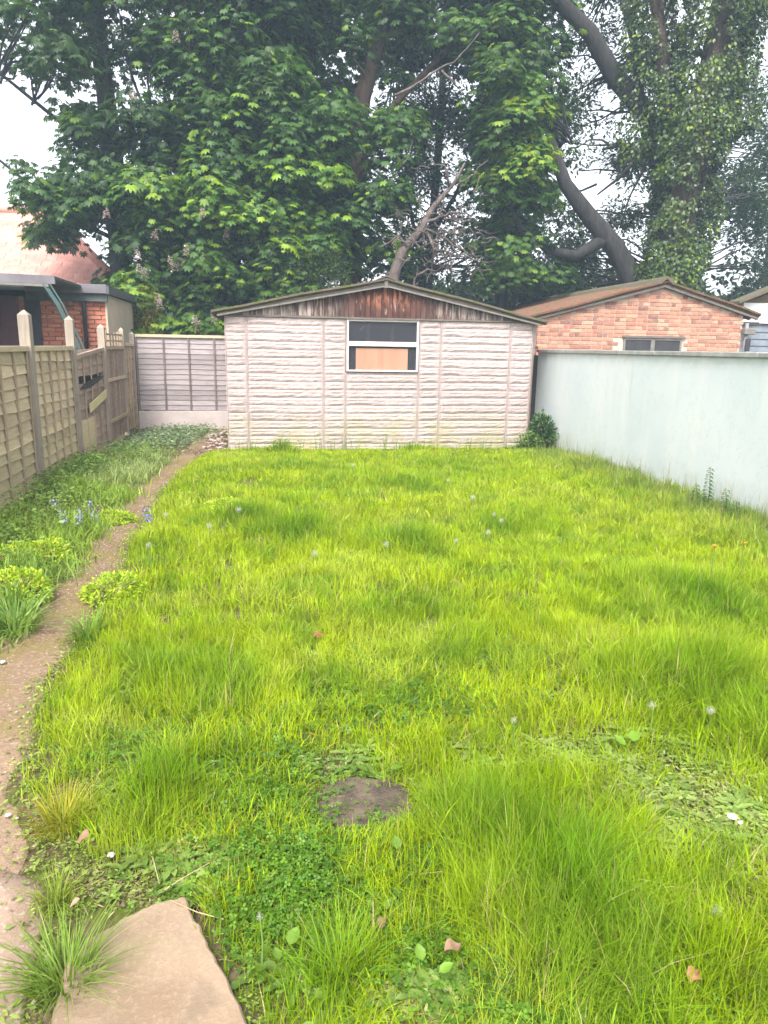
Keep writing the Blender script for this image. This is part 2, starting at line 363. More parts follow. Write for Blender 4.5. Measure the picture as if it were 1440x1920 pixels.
def slab(name, pts, z0, z1, m, label, cat='paving slab', jag=.012, n=7, dome=.0):
    P = [np.array(p) for p in pts]; out = []
    for i, p in enumerate(P):
        q = P[(i+1) % len(P)]
        for t in np.linspace(0, 1, n, endpoint=False): out.append(p*(1-t)+q*t + R.uniform(-jag, jag, 2)*(0 if t == 0 else 1))
    cx, cy = np.mean(out, 0); b = MB()
    poly = [(p[0], p[1], z0) for p in out]; b.prism(poly, (0, 0, z1-z0))
    me = b.mesh(name, (cx, cy, z0), bevel=.006); return tag(link(name, me, m, None, (cx, cy, z0)), label, cat)
slab('paving_slab', [(-.53, 1.70), (-.42, 1.80), (-.34, 1.845), (-.245, 1.86), (-.19, 1.72), (-.115, 1.56), (-.03, 1.32), (-.50, 1.22), (-.52, 1.45)], -.03, .035, m_slab,
     'broken beige sandstone slab lying in the grass at the near edge of the lawn', n=6, jag=.006)
slab('paving_slab', [(.13, 2.36), (.30, 2.43), (.50, 2.36), (.50, 2.20), (.42, 2.02), (.32, 2.06), (.18, 2.20)], -.03, .012, m_slab2,
     'dark soil-stained flat stone in a bare patch in the middle of the lawn', n=6)

# ------------------------------------------------------------------ concrete shed
shed = thing('concrete_shed', (1.87, YS, 0), 'pinkish rock-faced concrete shed with dark wooden gable and a boarded window behind the lawn', 'shed')
cols = [(-.52, -.21), (-.205, .935), (.94, 1.275), (1.28, 2.42), (2.425, 2.765), (2.77, 3.895), (3.90, 4.26)]
NC = 17; HT = 2.02; ch = HT/NC
def course_mesh(wd, seed):
    rs = np.random.RandomState(seed); n = max(5, int(wd/.055)); rows = []
    zz_ = [0, .012, .035, .060, .085, .105, ch]
    dep = [.003, .008, .017, .012, .015, .009, .003]
    ph = np.cumsum(rs.randn(n+1))*.4
    for j, z in enumerate(zz_):
        r_ = []
        for i in range(n+1):
            x = wd*i/n; e = 1
            if i in (0, n): e = .25
            dd = dep[j]*e*(0 if j in (0, 6) else 1); jit = 0 if j in (0, 6) else (rs.rand()-.5)*.016*e
            zj = 0 if j in (0, 6) else .012*math.sin(ph[i]+j*.4)*(1 if j < 4 else .4)
            r_.append((x, -dd-abs(jit), z+zj))
        rows.append(r_)
    b = MB(); b.quadstrip(rows)
    return b.mesh('course')
cache = {}
for ci, (x0, x1) in enumerate(cols):
    wd = x1-x0; top = 1.23 if ci == 3 else HT
    pan = MB().box(x0-.0025 if ci else x0, x1+.0025 if ci < 6 else x1, YS+.012, YS+.07, -.05, top-.005).build('wall_panel', m_rock, shed)
    b = MB(); sw = .010
    for xx in ((x0, x0+sw), (x1-sw, x1)): b.box(xx[0], xx[1], YS-.012, YS+.011, -.05, top-.006)
    b.build('panel_edge', m_rock, pan)
    for j in range(NC):
        if (j+1)*ch > top+.05: break
        key = (round(wd, 2), random.randrange(5))
        if key not in cache: cache[key] = course_mesh(wd-2*sw-.004, hash(key) % 9999)
        link('stone_course', cache[key], m_rock, pan, (x0+sw+.002, YS+.008, j*ch))
MB().box(-.50, -.42, YS+.075, 16.2, -.05, 2.0).build('side_wall', m_rock, shed)
MB().box(4.16, 4.245, YS+.075, 16.2, -.05, 2.0).build('side_wall', m_rock, shed)
MB().box(-.415, 4.155, 16.1, 16.2, -.05, 2.0).build('back_wall', m_rock, shed)
# gable boards
ridx, ridz, eL, eR = 1.87, 2.50, (-.62, 2.02), (4.36, 1.985)
def roofz(x): return eL[1]+(ridz-eL[1])*(x-eL[0])/(ridx-eL[0]) if x < ridx else ridz+(eR[1]-ridz)*(x-ridx)/(eR[0]-ridx)
x = -.50; n_ = 0
while x < 4.24:
    wd = random.uniform(.075, .10); x1 = min(x+wd-.006, 4.25); n_ += 1
    zb = 2.045+random.uniform(-.004, .004); za, zc = roofz(x)+.02, roofz(x1)+.02
    if min(za, zc) > zb+.01:
        yo = random.uniform(-.006, .006)
        MB().prism([(x, YS-.02+yo, zb), (x1, YS-.02+yo, zb), (x1, YS-.02+yo, zc), (x, YS-.02+yo, za)], (0, .02, 0)).build('gable_board', m_gable, shed, (x, YS, zb))
    x = x1+.006
MB().prism([(-.5, YS+.004, 2.03), (4.25, YS+.004, 2.03), (4.25, YS+.004, 2.02), (ridx, YS+.004, ridz+.01), (-.5, YS+.004, 2.04)], (0, .02, 0)).build('gable_backing', m_chardark, shed)
b = MB().box(-.52, 1.28, YS-.035, YS+.003, 2.018, 2.043); b.box(2.42, 4.26, YS-.035, YS+.003, 2.018, 2.043); b.box(1.281, 2.419, YS-.038, YS+.003, 2.012, 2.043)
b.build('sill_rail', m_barge, shed)
for (xa, za), (xb, zb) in ((eL, (ridx-.004, ridz)), ((ridx+.004, ridz), eR)):
    MB().prism([(xa, YS-.09, za), (xb, YS-.09, zb), (xb, YS-.09, zb+.075), (xa, YS-.09, za+.06)], (0, .03, 0)).build('bargeboard', m_barge, shed, bevel=.003)
    MB().prism([(xa, YS-.11, za-.012), (xb, YS-.11, zb-.012), (xb, YS-.11, zb+.012), (xa, YS-.11, za+.012)], (0, .018, 0)).build('trim_strip', m_trim, shed)
MB().box(ridx-.028, ridx+.028, YS-.118, YS-.088, ridz-.03, ridz+.11).build('apex_batten', m_trim, shed, bevel=.004)
def corrugated(p0, p1, yA, yB, wl, amp, th, name, m, parent, sub=8):
    n = int((yB-yA)/wl*sub); T = []; Bm = []
    p0 = np.array(p0, float); p1 = np.array(p1, float); s = (p1-p0); nrm = np.array([-s[1], s[0]]); nrm /= np.linalg.norm(nrm)
    if nrm[1] < 0: nrm = -nrm
    for i in range(n+1):
        y = yA+(yB-yA)*i/n; o = amp*math.cos(2*math.pi*(y-yA)/wl)
        rT, rB = [], []
        for t in np.linspace(0, 1, 7):
            q = p0+s*t + nrm*(o + .008*math.sin(t*9+y*2)); q2 = q-nrm*th
            rT.append((q[0], y, q[1])); rB.append((q2[0], y, q2[1]))
        T.append(rT); Bm.append(rB)
    b = MB(); b.quadstrip(T); b.quadstrip(Bm)
    b.quadstrip([T[0], Bm[0]]); b.quadstrip([T[-1], Bm[-1]])
    b.quadstrip([[r[0] for r in T], [r[0] for r in Bm]]); b.quadstrip([[r[-1] for r in T], [r[-1] for r in Bm]])
    return b.build(name, m, parent)
corrugated((-.70, 2.075), (ridx, 2.60), YS-.14, 16.4, .15, .018, .03, 'roof_sheet', m_roof, shed)
corrugated((ridx, 2.60), (4.44, 2.035), YS-.14, 16.4, .15, .018, .03, 'roof_sheet', m_roof, shed)
MB().prism([(ridx-.13, YS-.15, 2.60), (ridx, YS-.15, 2.655), (ridx+.13, YS-.15, 2.60), (ridx+.12, YS-.15, 2.585), (ridx, YS-.15, 2.632), (ridx-.12, YS-.15, 2.585)], (0, 5.3, 0)).build('ridge_cap', m_roof, shed)
# window
WX0, WX1, WZ0, WZ1 = 1.288, 2.412, 1.235, 2.008
win = MB()
win.box(WX0, WX0+.035, YS-.025, YS+.05, WZ0, WZ1); win.box(WX1-.035, WX1, YS-.025, YS+.05, WZ0, WZ1)
win.box(WX0+.036, WX1-.036, YS-.02, YS+.05, 1.985, WZ1); win.box(WX0+.036, WX1-.036, YS-.03, YS+.05, WZ0, WZ0+.028)
wf = win.build('window_frame', m_white, shed, bevel=.003)
MB().box(WX0+.036, WX1-.036, YS-.03, YS+.05, 1.618, 1.672).build('transom', m_white, wf, bevel=.003)
b = MB().box(WX0+.036, WX1-.036, YS-.008, YS+.03, 1.673, 1.69); b.build('glazing_bar', m_white, wf)
for xx in (1.60, 1.98): MB().box(xx, xx+.06, YS+.075, YS+.10, 1.69, 1.984).build('inner_stile', m_greyfr, wf)
MB().box(1.60, 2.36, YS+.06, YS+.072, 1.95, 1.984).build('inner_rail', m_greyfr, wf)
MB().box(WX0+.036, WX1-.036, YS+.012, YS+.016, 1.692, 1.984).build('pane', m_glass, wf)
MB().box(WX0+.036, WX1-.036, YS+.012, YS+.016, WZ0+.03, 1.616).build('pane', m_glass, wf)
MB().box(1.435, 2.245, YS+.001, YS+.009, WZ0+.03, 1.590).build('hardboard_panel', m_card, wf)
MB().box(WX0-.1, WX1+.1, YS+.30, YS+.32, 1.1, 1.98).build('interior_dark_sheet', m_navy, shed)  # dark sheet added behind the glass to stand for the unlit shed interior
MB().prism([(1.49, YS+.022, 1.84), (1.52, YS+.022, 1.855), (1.575, YS+.022, 1.915), (1.555, YS+.022, 1.93), (1.535, YS+.022, 1.90), (1.50, YS+.022, 1.87)], (0, .004, 0)).build('paper_scrap', m_white, wf)

# ------------------------------------------------------------------ brick laying
def brick_wall(parent, x0, x1, z0, ztop, y, m, skip=None, bl=.212, bh=.062, j=.013, limit=300, mix_header=True, vis=None):
    ms = MB().box(0, bl, -.0, .05, 0, bh).mesh('brick', bevel=.004); mh = MB().box(0, .1025, 0, .05, 0, bh).mesh('brick', bevel=.004)
    rest = MB(); n = 0; zi = 0; z = z0
    cells = []
    while z < max(ztop(x) for x in np.linspace(x0, x1, 30)):
        hdr = mix_header and zi % 2
        x = x0 - (0.05 if hdr else (.1125 if zi % 2 else 0)); step = (.1025 if hdr else bl)
        while x < x1:
            a, b_ = max(x, x0), min(x+step, x1)
            if b_-a > .04 and min(ztop(a), ztop(b_)) > z+bh and not (skip and skip(a, b_, z)): cells.append((a, b_, z, hdr, step))
            x += step+j
            if mix_header and random.random() < .0: hdr = not hdr
        z += bh+j; zi += 1
    cells.sort(key=lambda c: -c[2])
    for a, b_, z, hdr, step in cells:
        yo = y+random.uniform(-.004, .003)
        if n < limit and b_-a > step-.002:
            link('brick', mh if hdr else ms, m, parent, (a, yo, z)); n += 1
        elif n < limit:
            MB().box(a, b_, yo, yo+.05, z, z+bh).build('brick', m, parent, (a, yo, z)); n += 1
        else: rest.box(a, b_, yo, yo+.05, z, z+bh)
    if rest.v: tag(rest.build('lower_brickwork', m, parent), kind='stuff')

# ------------------------------------------------------------------ brick outbuilding on the right
GY = 13.5
bo = thing('brick_outbuilding', (7.5, GY, 0), 'salmon brick outbuilding with low gable and mossy corrugated roof behind the pale green wall', 'outbuilding')
AX, AZ, LX, LZ, RX, RZ = 7.72, 2.86, 5.22, 2.20, 9.66, 2.36
def gz_top(x): return LZ+(AZ-LZ)*((x-LX)/(AX-LX))**.92 - .02 if x < AX else AZ+(RZ-AZ)*(x-AX)/(RX-AX) - .02
MB().prism([(LX, GY+.012, -.1), (9.52, GY+.012, -.1), (9.52, GY+.012, 2.36), (AX, GY+.012, AZ-.03), (LX, GY+.012, LZ-.03)], (0, .2, 0)).build('wall', m_mortar, bo)
MB().box(LX, LX+.2, GY+.213, 21, -.1, 2.15).build('side_wall', m_brick2, bo)
MB().box(9.32, 9.52, GY+.213, 21, -.1, 2.3).build('side_wall', m_brick2, bo)
brick_wall(bo, LX, 9.53, 1.35, gz_top, GY, m_brick, skip=lambda a, b, z: (b > 6.98 and a < 8.28 and z < 1.87 and z > .8))
MB().box(6.96, 8.30, GY-.03, GY+.011, 1.875, 1.915).build('lintel', m_barge, bo)
wn = thing('temp', (0, 0, 0), None, None); bpy.data.objects.remove(wn)
wb = MB(); wb.box(7.0, 7.04, GY-.01, GY+.011, 1.2, 1.872); wb.box(8.2, 8.24, GY-.01, GY+.011, 1.2, 1.872); wb.box(7.041, 8.199, GY-.01, GY+.011, 1.835, 1.872); wb.box(7.58, 7.66, GY-.012, GY+.011, 1.2, 1.834)
wfo = wb.build('window', m_trim, bo)
for a, b_ in ((7.041, 7.579), (7.661, 8.199)): MB().box(a, b_, GY+.001, GY+.008, 1.2, 1.833).build('pane', m_dark, wfo)
corrugated((5.02, 2.19), (AX, AZ+.05), GY-.12, 21, .22, .045, .035, 'roof_sheet', m_roof2, bo)
corrugated((AX, AZ+.05), (9.82, 2.35), GY-.12, 21, .22, .045, .035, 'roof_sheet', m_roof2, bo)
MB().prism([(AX-.17, GY-.14, AZ+.02), (AX-.1, GY-.14, AZ+.13), (AX, GY-.14, AZ+.17), (AX+.1, GY-.14, AZ+.13), (AX+.17, GY-.14, AZ+.02), (AX+.13, GY-.14, AZ+.02), (AX, GY-.14, AZ+.12), (AX-.13, GY-.14, AZ+.02)], (0, 7.6, 0)).build('ridge_cap', m_roof, bo)
MB().prism([(5.04, GY-.08, 2.13), (AX, GY-.08, AZ-.03), (AX, GY-.08, AZ+.02), (5.04, GY-.08, 2.17)], (0, .06, 0)).build('verge_board', m_barge, bo)
MB().prism([(AX+.003, GY-.08, AZ-.03), (9.80, GY-.08, 2.27), (9.80, GY-.08, 2.31), (AX+.003, GY-.08, AZ+.02)], (0, .06, 0)).build('verge_board', m_barge, bo)
b = MB().tube([(9.58, GY-.06, 2.2), (9.58, GY-.06, 1.0)], [.035, .035], 10); b.build('drainpipe', m_greyfr, bo, smooth=True)
MB().box(9.50, 9.74, GY-.14, GY-.01, 1.98, 2.10).build('meter_box', m_trim, bo, bevel=.01)
MB().box(9.56, 9.66, GY-.13, GY-.03, 1.66, 1.9).build('bracket', m_dark, bo, bevel=.01)
# white building beyond
wbld = thing('white_outbuilding', (12.4, 16, 0), 'white rendered outbuilding with dark roof and blue-grey shutter at the right edge', 'outbuilding')
MB().box(11.25, 16, 16, 20, 2.32, 2.78).build('wall', m_wrender, wbld)
MB().box(11.3, 16, 16.1, 20, -.1, 2.318).build('shutter_wall', m_blueg, wbld)
MB().prism([(11.0, 15.8, 2.74), (14.0, 15.8, 3.92), (17, 15.8, 2.74), (17, 15.8, 2.80), (14, 15.8, 4.0), (11.0, 15.8, 2.80)], (0, .45, 0)).build('roof', m_roof, wbld)
MB().prism([(11.25, 16.01, 2.785), (16, 16.01, 2.785), (14, 16.01, 3.8)], (0, .1, 0)).build('gable', m_roof2, wbld)
for i in range(8): MB().box(11.3, 16, 16.07, 16.098, 1.0+i*.16, 1.0+i*.16+.13).build('shutter_slat', m_blueg, wbld)
MB().box(10.95, 11.5, 15.7, 15.95, 2.25, 2.33).build('gutter_end', m_dark, wbld)

# ------------------------------------------------------------------ pale green wall
wall = thing('garden_wall', (XR, 5.5, 0), 'pale mint green rendered garden wall with grey coping along the right side', 'wall')
MB().box(XR, XR+.18, -2, 11.85, -.1, 1.565).build('rendered_face', m_mint, wall)
MB().box(XR+.02, XR+.16, 11.853, 12.1, -.1, 1.52).build('wall_end', m_felt, wall)  # dark colour here paints the shade of the gap beside the shed
y = -2.0
while y < 11.8:
    y2 = min(y+.915, 11.86); MB().box(XR-.03, XR+.21, y+.003, y2-.003, 1.567, 1.617+random.uniform(-.002, .002)).build('coping_stone', m_coping, wall, (XR, y, 1.567), bevel=.006); y = y2
b = MB().box(XR-.045, XR+.05, 11.76, 11.90, 1.622, 1.672); tag(b.build('loose_brick', m_brick, bevel=.006), 'single orange brick left on the far end of the green wall coping', 'brick')

# ------------------------------------------------------------------ left fence
fence = thing('panel_fence', (XL, 9.0, 0), 'weathered tan waney-lap panel fence with tall pointed posts along the left side', 'fence')
def slat_mesh(L, h, seed, lip=.022, wav=.010):
    rs = np.random.RandomState(seed); n = 12; rf, rb = [[], [], []], [[], []]
    ph, fq = rs.rand()*6, rs.uniform(2, 5)
    for i in range(n+1):
        t = L*i/n; e = wav*math.sin(ph+fq*t)+rs.uniform(-.003, .003)
        rf[0].append((0, t, h+.012)); rf[1].append((lip*.8, t, .012+e)); rf[2].append((lip, t, e))
        rb[0].append((-.007, t, e)); rb[1].append((-.007, t, h+.012))
    b = MB(); b.quadstrip(rf+rb+[rf[0]]); return b.mesh('slat')
def lap_panel(parent, y0, y1, z0, z1, ms, mb, nb=5, hs=.115, x=XL, shear=0., topdrop=0., skip=(), cap=None, hide=(), slab_=None):
    p = MB().box(x-.034, x-.020, y0, y0+.04, z0, z1-.01).box(x-.034, x-.020, y1-.04, y1, z0, z1-.01).box(x-.034, x-.020, y0+.042, y1-.042, z1-.06, z1-.01).build('fence_panel', mb, parent, (x, y0, z0))
    L = y1-y0; n = int(round((z1-z0)/hs)); hs = (z1-z0)/n
    ml = [slat_mesh(L, hs, 50+q+int(y0*10)) for q in range(4)]
    for i in range(n):
        if i in skip: continue
        o = link('slat', ml[i % 4], ms, p, (x-.012, y0, z0+i*hs+random.uniform(-.004, .004)))
        o.rotation_euler = (random.uniform(-.004, .004)+shear*(i/n), 0, 0)
    for q in range(nb):
        yy = y0+.02+(L-.055)*q/(nb-1) if nb > 1 else y0
        MB().box(x+.010, x+.024, yy-.010, yy+.018, z0-.01, z1+.01-topdrop*(1-q/(nb-1))).build('batten', mb, p, (x, yy, z0))
    if cap: MB().prism([(x-.03, y0, z1-topdrop), (x+.035, y0, z1-topdrop), (x+.035, y1, z1), (x-.03, y1, z1)], (0, 0, .055)).build('top_rail', cap, p, bevel=.003)
    return p
def post(y, top, parent=fence, x=XL, w_=.05, m=m_post):
    a = w_; me = MB(); me.box(x-a, x+a, y-a, y+a, -.3, top-.05)
    n = len(me.v); me.v += [(x-a, y-a, top-.0495), (x+a, y-a, top-.0495), (x+a, y+a, top-.0495), (x-a, y+a, top-.0495), (x-a*.1, y, top), (x+a*.1, y, top)]
    me.f += [[n, n+1, n+5, n+4], [n+1, n+2, n+5], [n+2, n+3, n+4, n+5], [n+3, n, n+4], [n, n+3, n+2, n+1]]
    me.build('post', m, parent, bevel=.0)
for y in (.9, 2.77, 4.6, 6.44, 8.27): post(y, 1.92, w_=.055)
post(10.10, 1.93); post(12.0, 1.88); post(13.65, 1.87, w_=.04); post(14.72, 1.82, w_=.045)
for a, b_ in ((.96, 2.71), (2.83, 4.54), (4.66, 6.38), (6.50, 8.21)):
    lap_panel(fence, a, b_, .10, 1.50, m_slatL, m_batL, 5, cap=m_slatL)
lap_panel(fence, 8.33, 10.04, .10, 1.50, m_slatL, m_batL, 6, cap=m_slatL)
lap_panel(fence, 10.16, 11.94, .02, 1.48, m_slatD, m_batL, 5, skip=(9,), shear=.02, topdrop=.10, cap=m_slatD)
MB().box(XL-.06, XL-.045, 10.16, 11.94, .7, 1.35).build('gap_dark_board', m_chardark, fence)  # dark board added behind the missing slat, standing for shade in the hole
o = MB().box(XL+.032, XL+.05, 0, 1.15, -.06, .06).build('loose_plank', m_yell, fence, (XL, 0, 0)); o.location = Vector((XL, 10.72, .70))-WL[fence.name]; o.rotation_euler = (.12, 0, 0)
o = MB().prism([(XL+.02, 0, -.04), (XL+.02, .5, -.06), (XL+.02, 1.1, -.03), (XL+.02, 1.5, .01), (XL+.02, 1.2, .05), (XL+.02, .7, .035), (XL+.02, .3, .02)], (.02, 0, 0)).build('burnt_plank', m_chardark, fence, (XL, 0, 0)); o.location = Vector((XL, 10.3, 1.02))-WL[fence.name]; o.rotation_euler = (.045, .0, 0)
MB().box(XL-.01, XL+.02, 10.2, 11.1, .08, .56).build('patch_board', m_slatL, fence)
y = 12.06
while y < 13.58:
    y2 = y+random.uniform(.09, .12); MB().box(XL-.01, XL+.012+random.uniform(0, .01), y, min(y2, 13.6)-.012, .05, 1.55+random.uniform(-.01, .01)).build('upright_board', m_slatD, fence, (XL, y, 0)); y = y2
for zz_ in (.35, 1.0, 1.5): MB().box(XL+.024, XL+.05, 12.05, 13.6, zz_, zz_+.05).build('rail', m_slatL, fence)
for i in range(6): MB().box(XL-.01, XL+.012, 12.3+i*.24, 12.34+i*.24, 1.56, 1.80-random.uniform(0, .06)).build('trellis_slat', m_batL, fence)
for i in range(2): MB().box(XL+.014, XL+.03, 12.2, 13.6, 1.62+i*.1, 1.65+i*.1).build('trellis_slat', m_batL, fence)
lap_panel(fence, 13.70, 14.66, .05, 1.55, m_slatL, m_batL, 4, cap=m_slatL)
for a, b_ in ((.96, 2.71), (2.83, 4.54), (4.66, 6.38), (6.50, 8.21), (8.33, 10.04)):
    MB().box(XL-.015, XL+.02, a, b_, -.06, .095).build('gravel_board', m_slatL, fence)

# back fence
BY = 14.72
bf = thing('back_fence_panel', (-1.4, BY, 0), 'grey-brown lap fence panel above a white gravel board, left of the shed', 'fence')
L = 1.90; hs = .0985; X0 = -2.36
n = 14; mls = []
for q in range(5):
    me = slat_mesh(L, hs, 90+q, .014, .006); co = np.empty(len(me.vertices)*3); me.vertices.foreach_get('co', co); co = co.reshape(-1, 3)
    co = np.stack([co[:, 1], -co[:, 0], co[:, 2]], -1); me.vertices.foreach_set('co', co.ravel()); me.update(); mls.append(me)
for i in range(n): link('slat', mls[random.randrange(5)], m_slatB, bf, (X0, BY, .335+i*hs))
for xx in (X0+.0, X0+.50, X0+.97, X0+1.45, X0+1.86): MB().box(xx, xx+.032, BY-.038, BY-.012, .325, 1.72).build('batten', m_batB, bf, (xx, BY, .33))
MB().box(X0, X0+L, BY-.045, BY+.03, 1.721, 1.775).build('top_rail', m_slatL, bf, bevel=.003)
MB().box(X0-.005, X0+L, BY-.05, BY-.0, -.05, .322).build('gravel_board', m_conc, bf, bevel=.004)

# ------------------------------------------------------------------ left neighbour's outbuilding
NY = 13.75; NX = -2.68
nb_ = thing('brick_lean_to', (-4.5, NY, 0), 'red brick flat-roofed lean-to with grey fascia and dark veranda beyond the left fence', 'outbuilding')
MB().box(-7.5, NX, NY+.052, 17.2, -.1, 2.36).build('wall', m_mortar, nb_)
brick_wall(nb_, -4.1, NX, 1.25, lambda x: 2.36, NY, m_brick2, mix_header=False, limit=290)
MB().box(-7.4, -4.11, NY+.0, NY+.05, -.1, 2.36).build('boarded_front', m_maroon, nb_)
for i in range(12): MB().box(-7.3+i*.265, -7.3+i*.265+.25, NY-.02, NY-.001, 1.85, 2.36).build('board', m_maroon, nb_, (-7.3+i*.265, NY, 1.85))
MB().box(-4.0, -3.75, NY-.03, NY-.001, -.1, 2.36).build('door', m_dark, nb_)
MB().box(-5.6, -4.55, NY-.05, NY-.022, 1.4, 1.82).build('window', m_dark, nb_)
MB().box(NX+.001, NX+.035, NY-.01, 17.2, -.1, 2.42).build('rendered_side', m_beige, nb_)
MB().box(-3.95, NX+.07, NY-.16, NY-.11, 2.43, 2.58).build('fascia', m_fascia, nb_, bevel=.004)
MB().box(-3.95, NX+.06, NY-.10, NY-.003, 2.30, 2.44).build('soffit', m_felt, nb_)
MB().prism([(NX+.072, NY-.16, 2.42), (NX+.072, 17.3, 2.44), (NX+.072, 17.3, 2.58), (NX+.072, NY-.16, 2.56)], (.04, 0, 0)).build('verge_board', m_felt, nb_)
MB().box(-7.5, NX+.07, NY-.10, 17.3, 2.45, 2.56).build('roof', m_felt, nb_)
b = MB().tube([(-3.02, NY-.06, 2.32), (-3.02, NY-.06, 2.18), (-3.02, NY-.05, 1.0)], [.036, .036, .036], 10); b.build('drainpipe', m_black, nb_, smooth=True)
MB().box(-3.28, -3.2, NY-.09, NY-.02, 2.22, 2.3).build('wall_light', m_trim, nb_, bevel=.01)
# veranda
ver = thing('veranda_roof', (-5.2, 12.4, 0), 'shallow grey veranda canopy on a green steel strut beyond the left fence', 'canopy')
MB().prism([(-8.5, 12.0, 2.62), (-3.02, 12.0, 2.52), (-3.02, 12.0, 2.56), (-8.5, 12.0, 2.66)], (0, 1.6, 0)).build('roof_sheet', m_felt, ver)
MB().prism([(-8.5, 11.93, 2.545), (-3.02, 11.93, 2.445), (-3.02, 11.93, 2.565), (-8.5, 11.93, 2.665)], (0, .06, 0)).build('fascia', m_fascia, ver)
MB().prism([(-8.5, 11.87, 2.50), (-3.1, 11.87, 2.40), (-3.1, 11.87, 2.44), (-8.5, 11.87, 2.54)], (0, .05, 0)).build('gutter', m_trim, ver)
MB().tube([(-3.17, 11.9, 2.44), (-3.00, 11.9, 2.15), (-2.72, 11.9, 1.45), (-2.72, 11.9, 0)], [.04, .04, .04, .04], 4).build('strut', m_greenpost, ver)
MB().tube([(-3.09, 11.92, 2.44), (-2.93, 11.92, 2.15), (-2.65, 11.92, 1.45)], [.018]*3, 4).build('strut', m_greenpost, ver)
MB().box(-6.2, -4.62, 12.9, 12.95, -.1, 2.35).build('screen_board', m_maroon, ver)
# house with red roof behind
hs_ = thing('red_roofed_house', (-9, 20, 0), 'neighbouring house with pale red clay tile roof half hidden by the chestnut at far left', 'house')
MB().box(-15, -4.6, 20.3, 27, -.1, 3.0).build('wall', m_beige, hs_)
MB().prism([(-15.3, 20.0, 2.95), (-3.5, 20.0, 2.95), (-5.9, 23.5, 5.2), (-13, 23.5, 5.2)], (0, .05, -.12)).build('roof', m_redtile, hs_)
tm = MB().prism([(0, 0, 0), (.25, 0, 0), (.25, .29, .187), (0, .29, .187)], (0, -.008, .016)).mesh('tile')
cnt = 0; far = MB()
for r_ in range(13):
    yy = 19.98+r_*.27; zz_ = 2.96+r_*.1736; x0, x1 = -15.3+r_*.27*.657, -3.5-r_*.27*.685
    x = x1-.25
    while x > x0:
        if x > -8.6 and cnt < 290: link('roof_tile', tm, m_redtile, hs_, (x, yy, zz_+random.uniform(0, .008))); cnt += 1
        else: far.prism([(x, yy, zz_), (x+.25, yy, zz_), (x+.25, yy+.29, zz_+.187), (x, yy+.29, zz_+.187)], (0, -.008, .016))
        x -= .256
tag(far.build('far_roof_tiles', m_redtile, hs_), kind='stuff')
MB().tube([(-3.45, 20.0, 3.0), (-5.9, 23.45, 5.25), (-13, 23.5, 5.25)], [.13, .13, .13], 8).build('hip_ridge', m_redtile, hs_, smooth=True)

# ------------------------------------------------------------------ leaves
def rot_from(fwd, nrm):
    f = fwd/np.linalg.norm(fwd, axis=1, keepdims=True); r = np.cross(f, nrm); r /= np.linalg.norm(r, axis=1, keepdims=True)+1e-9
    u = np.cross(r, f); return np.stack([r, f, u], 2)      # columns: local x, y, z
def scatter(tv, tf, P, Rm, size, col, cvar=None):
    n = len(P); V = np.einsum('nij,kj->nki', Rm, tv)*size[:, None, None] + P[:, None, :]
    Fc = tf[None] + (np.arange(n)*len(tv))[:, None, None]
    return V.reshape(-1, 3), Fc.reshape(-1, tf.shape[1]), np.repeat(col, len(tv), 0)
def join(parts):
    Vs, Fs, Cs, o = [], [], [], 0
    for v, f, c in parts: Vs.append(v); Fs.append(f+o); Cs.append(c); o += len(v)
    return np.concatenate(Vs), np.concatenate(Fs), np.concatenate(Cs)
def palmate():
    v, f = [], []
    for i, a in enumerate((-115, -72, -35, 0, 35, 72, 115)):
        L = (.34, .44, .52, .56, .52, .44, .34)[i]; a = math.radians(a); d = np.array([math.sin(a), math.cos(a), 0]); s = np.array([math.cos(a), -math.sin(a), 0])
        n = len(v); b0 = np.array([0, 0, 0]); mid = d*L*.62+np.array([0, 0, -.04]); tip = d*L+np.array([0, 0, -.16])
        wd = L*.19; v += [b0, mid-s*wd+np.array([0, 0, -.03]), tip, mid+s*wd+np.array([0, 0, -.03]), mid+np.array([0, 0, .01])]
        f += [(n, n+4, n+1), (n+1, n+4, n+2), (n, n+3, n+4), (n+4, n+3, n+2)]
    return np.array(v), np.array(f)
PV, PF = palmate()
OV = np.array([(0, 0, 0), (-.24, .45, -.03), (0, 1, -.12), (.24, .45, -.03)]); OF = np.array([(0, 2, 1), (0, 3, 2)])
LV = np.array([(0, 0, 0), (-.16, .3, .03), (-.2, .65, .02), (0, 1, -.12), (.2, .65, .02), (.16, .3, .03), (0, .5, -.02)])
LF = np.array([(0, 6, 1), (1, 6, 2), (2, 6, 3), (3, 6, 4), (4, 6, 5), (5, 6, 0)])
def leafcol(n, a, b, bright=None, pb=.1, rs=R):
    t = rs.rand(n, 1)**1.3; c = np.array(a)*(1-t)+np.array(b)*t
    if bright is not None:
        k_ = rs.rand(n) < pb; c[k_] = np.array(bright)*rs.uniform(.8, 1.15, (k_.sum(), 1))
    return c*rs.uniform(.85, 1.15, (n, 1))
def bough(c, r, n, size, flat=.5, colr=None, tmpl=(PV, PF), droop=.7, rs=R):
    d = rs.randn(n, 3); d[:, 2] = np.abs(d[:, 2])*.9-.25; d /= np.linalg.norm(d, axis=1, keepdims=True)
    P = np.array(c)+d*np.array([r, r, r*flat])*rs.uniform(.55, 1.05, (n, 1))
    P[:, 2] -= .55*r*(d[:, 0]**2+d[:, 1]**2)*rs.rand(n)
    fwd = d*np.array([1, 1, .3])+rs.randn(n, 3)*.35; fwd[:, 2] -= droop
    nrm = d*.5+np.array([0, 0, 1.0])+rs.randn(n, 3)*.25
    return scatter(tmpl[0], tmpl[1], P, rot_from(fwd, nrm), size*rs.uniform(.55, 1.3, n), colr)
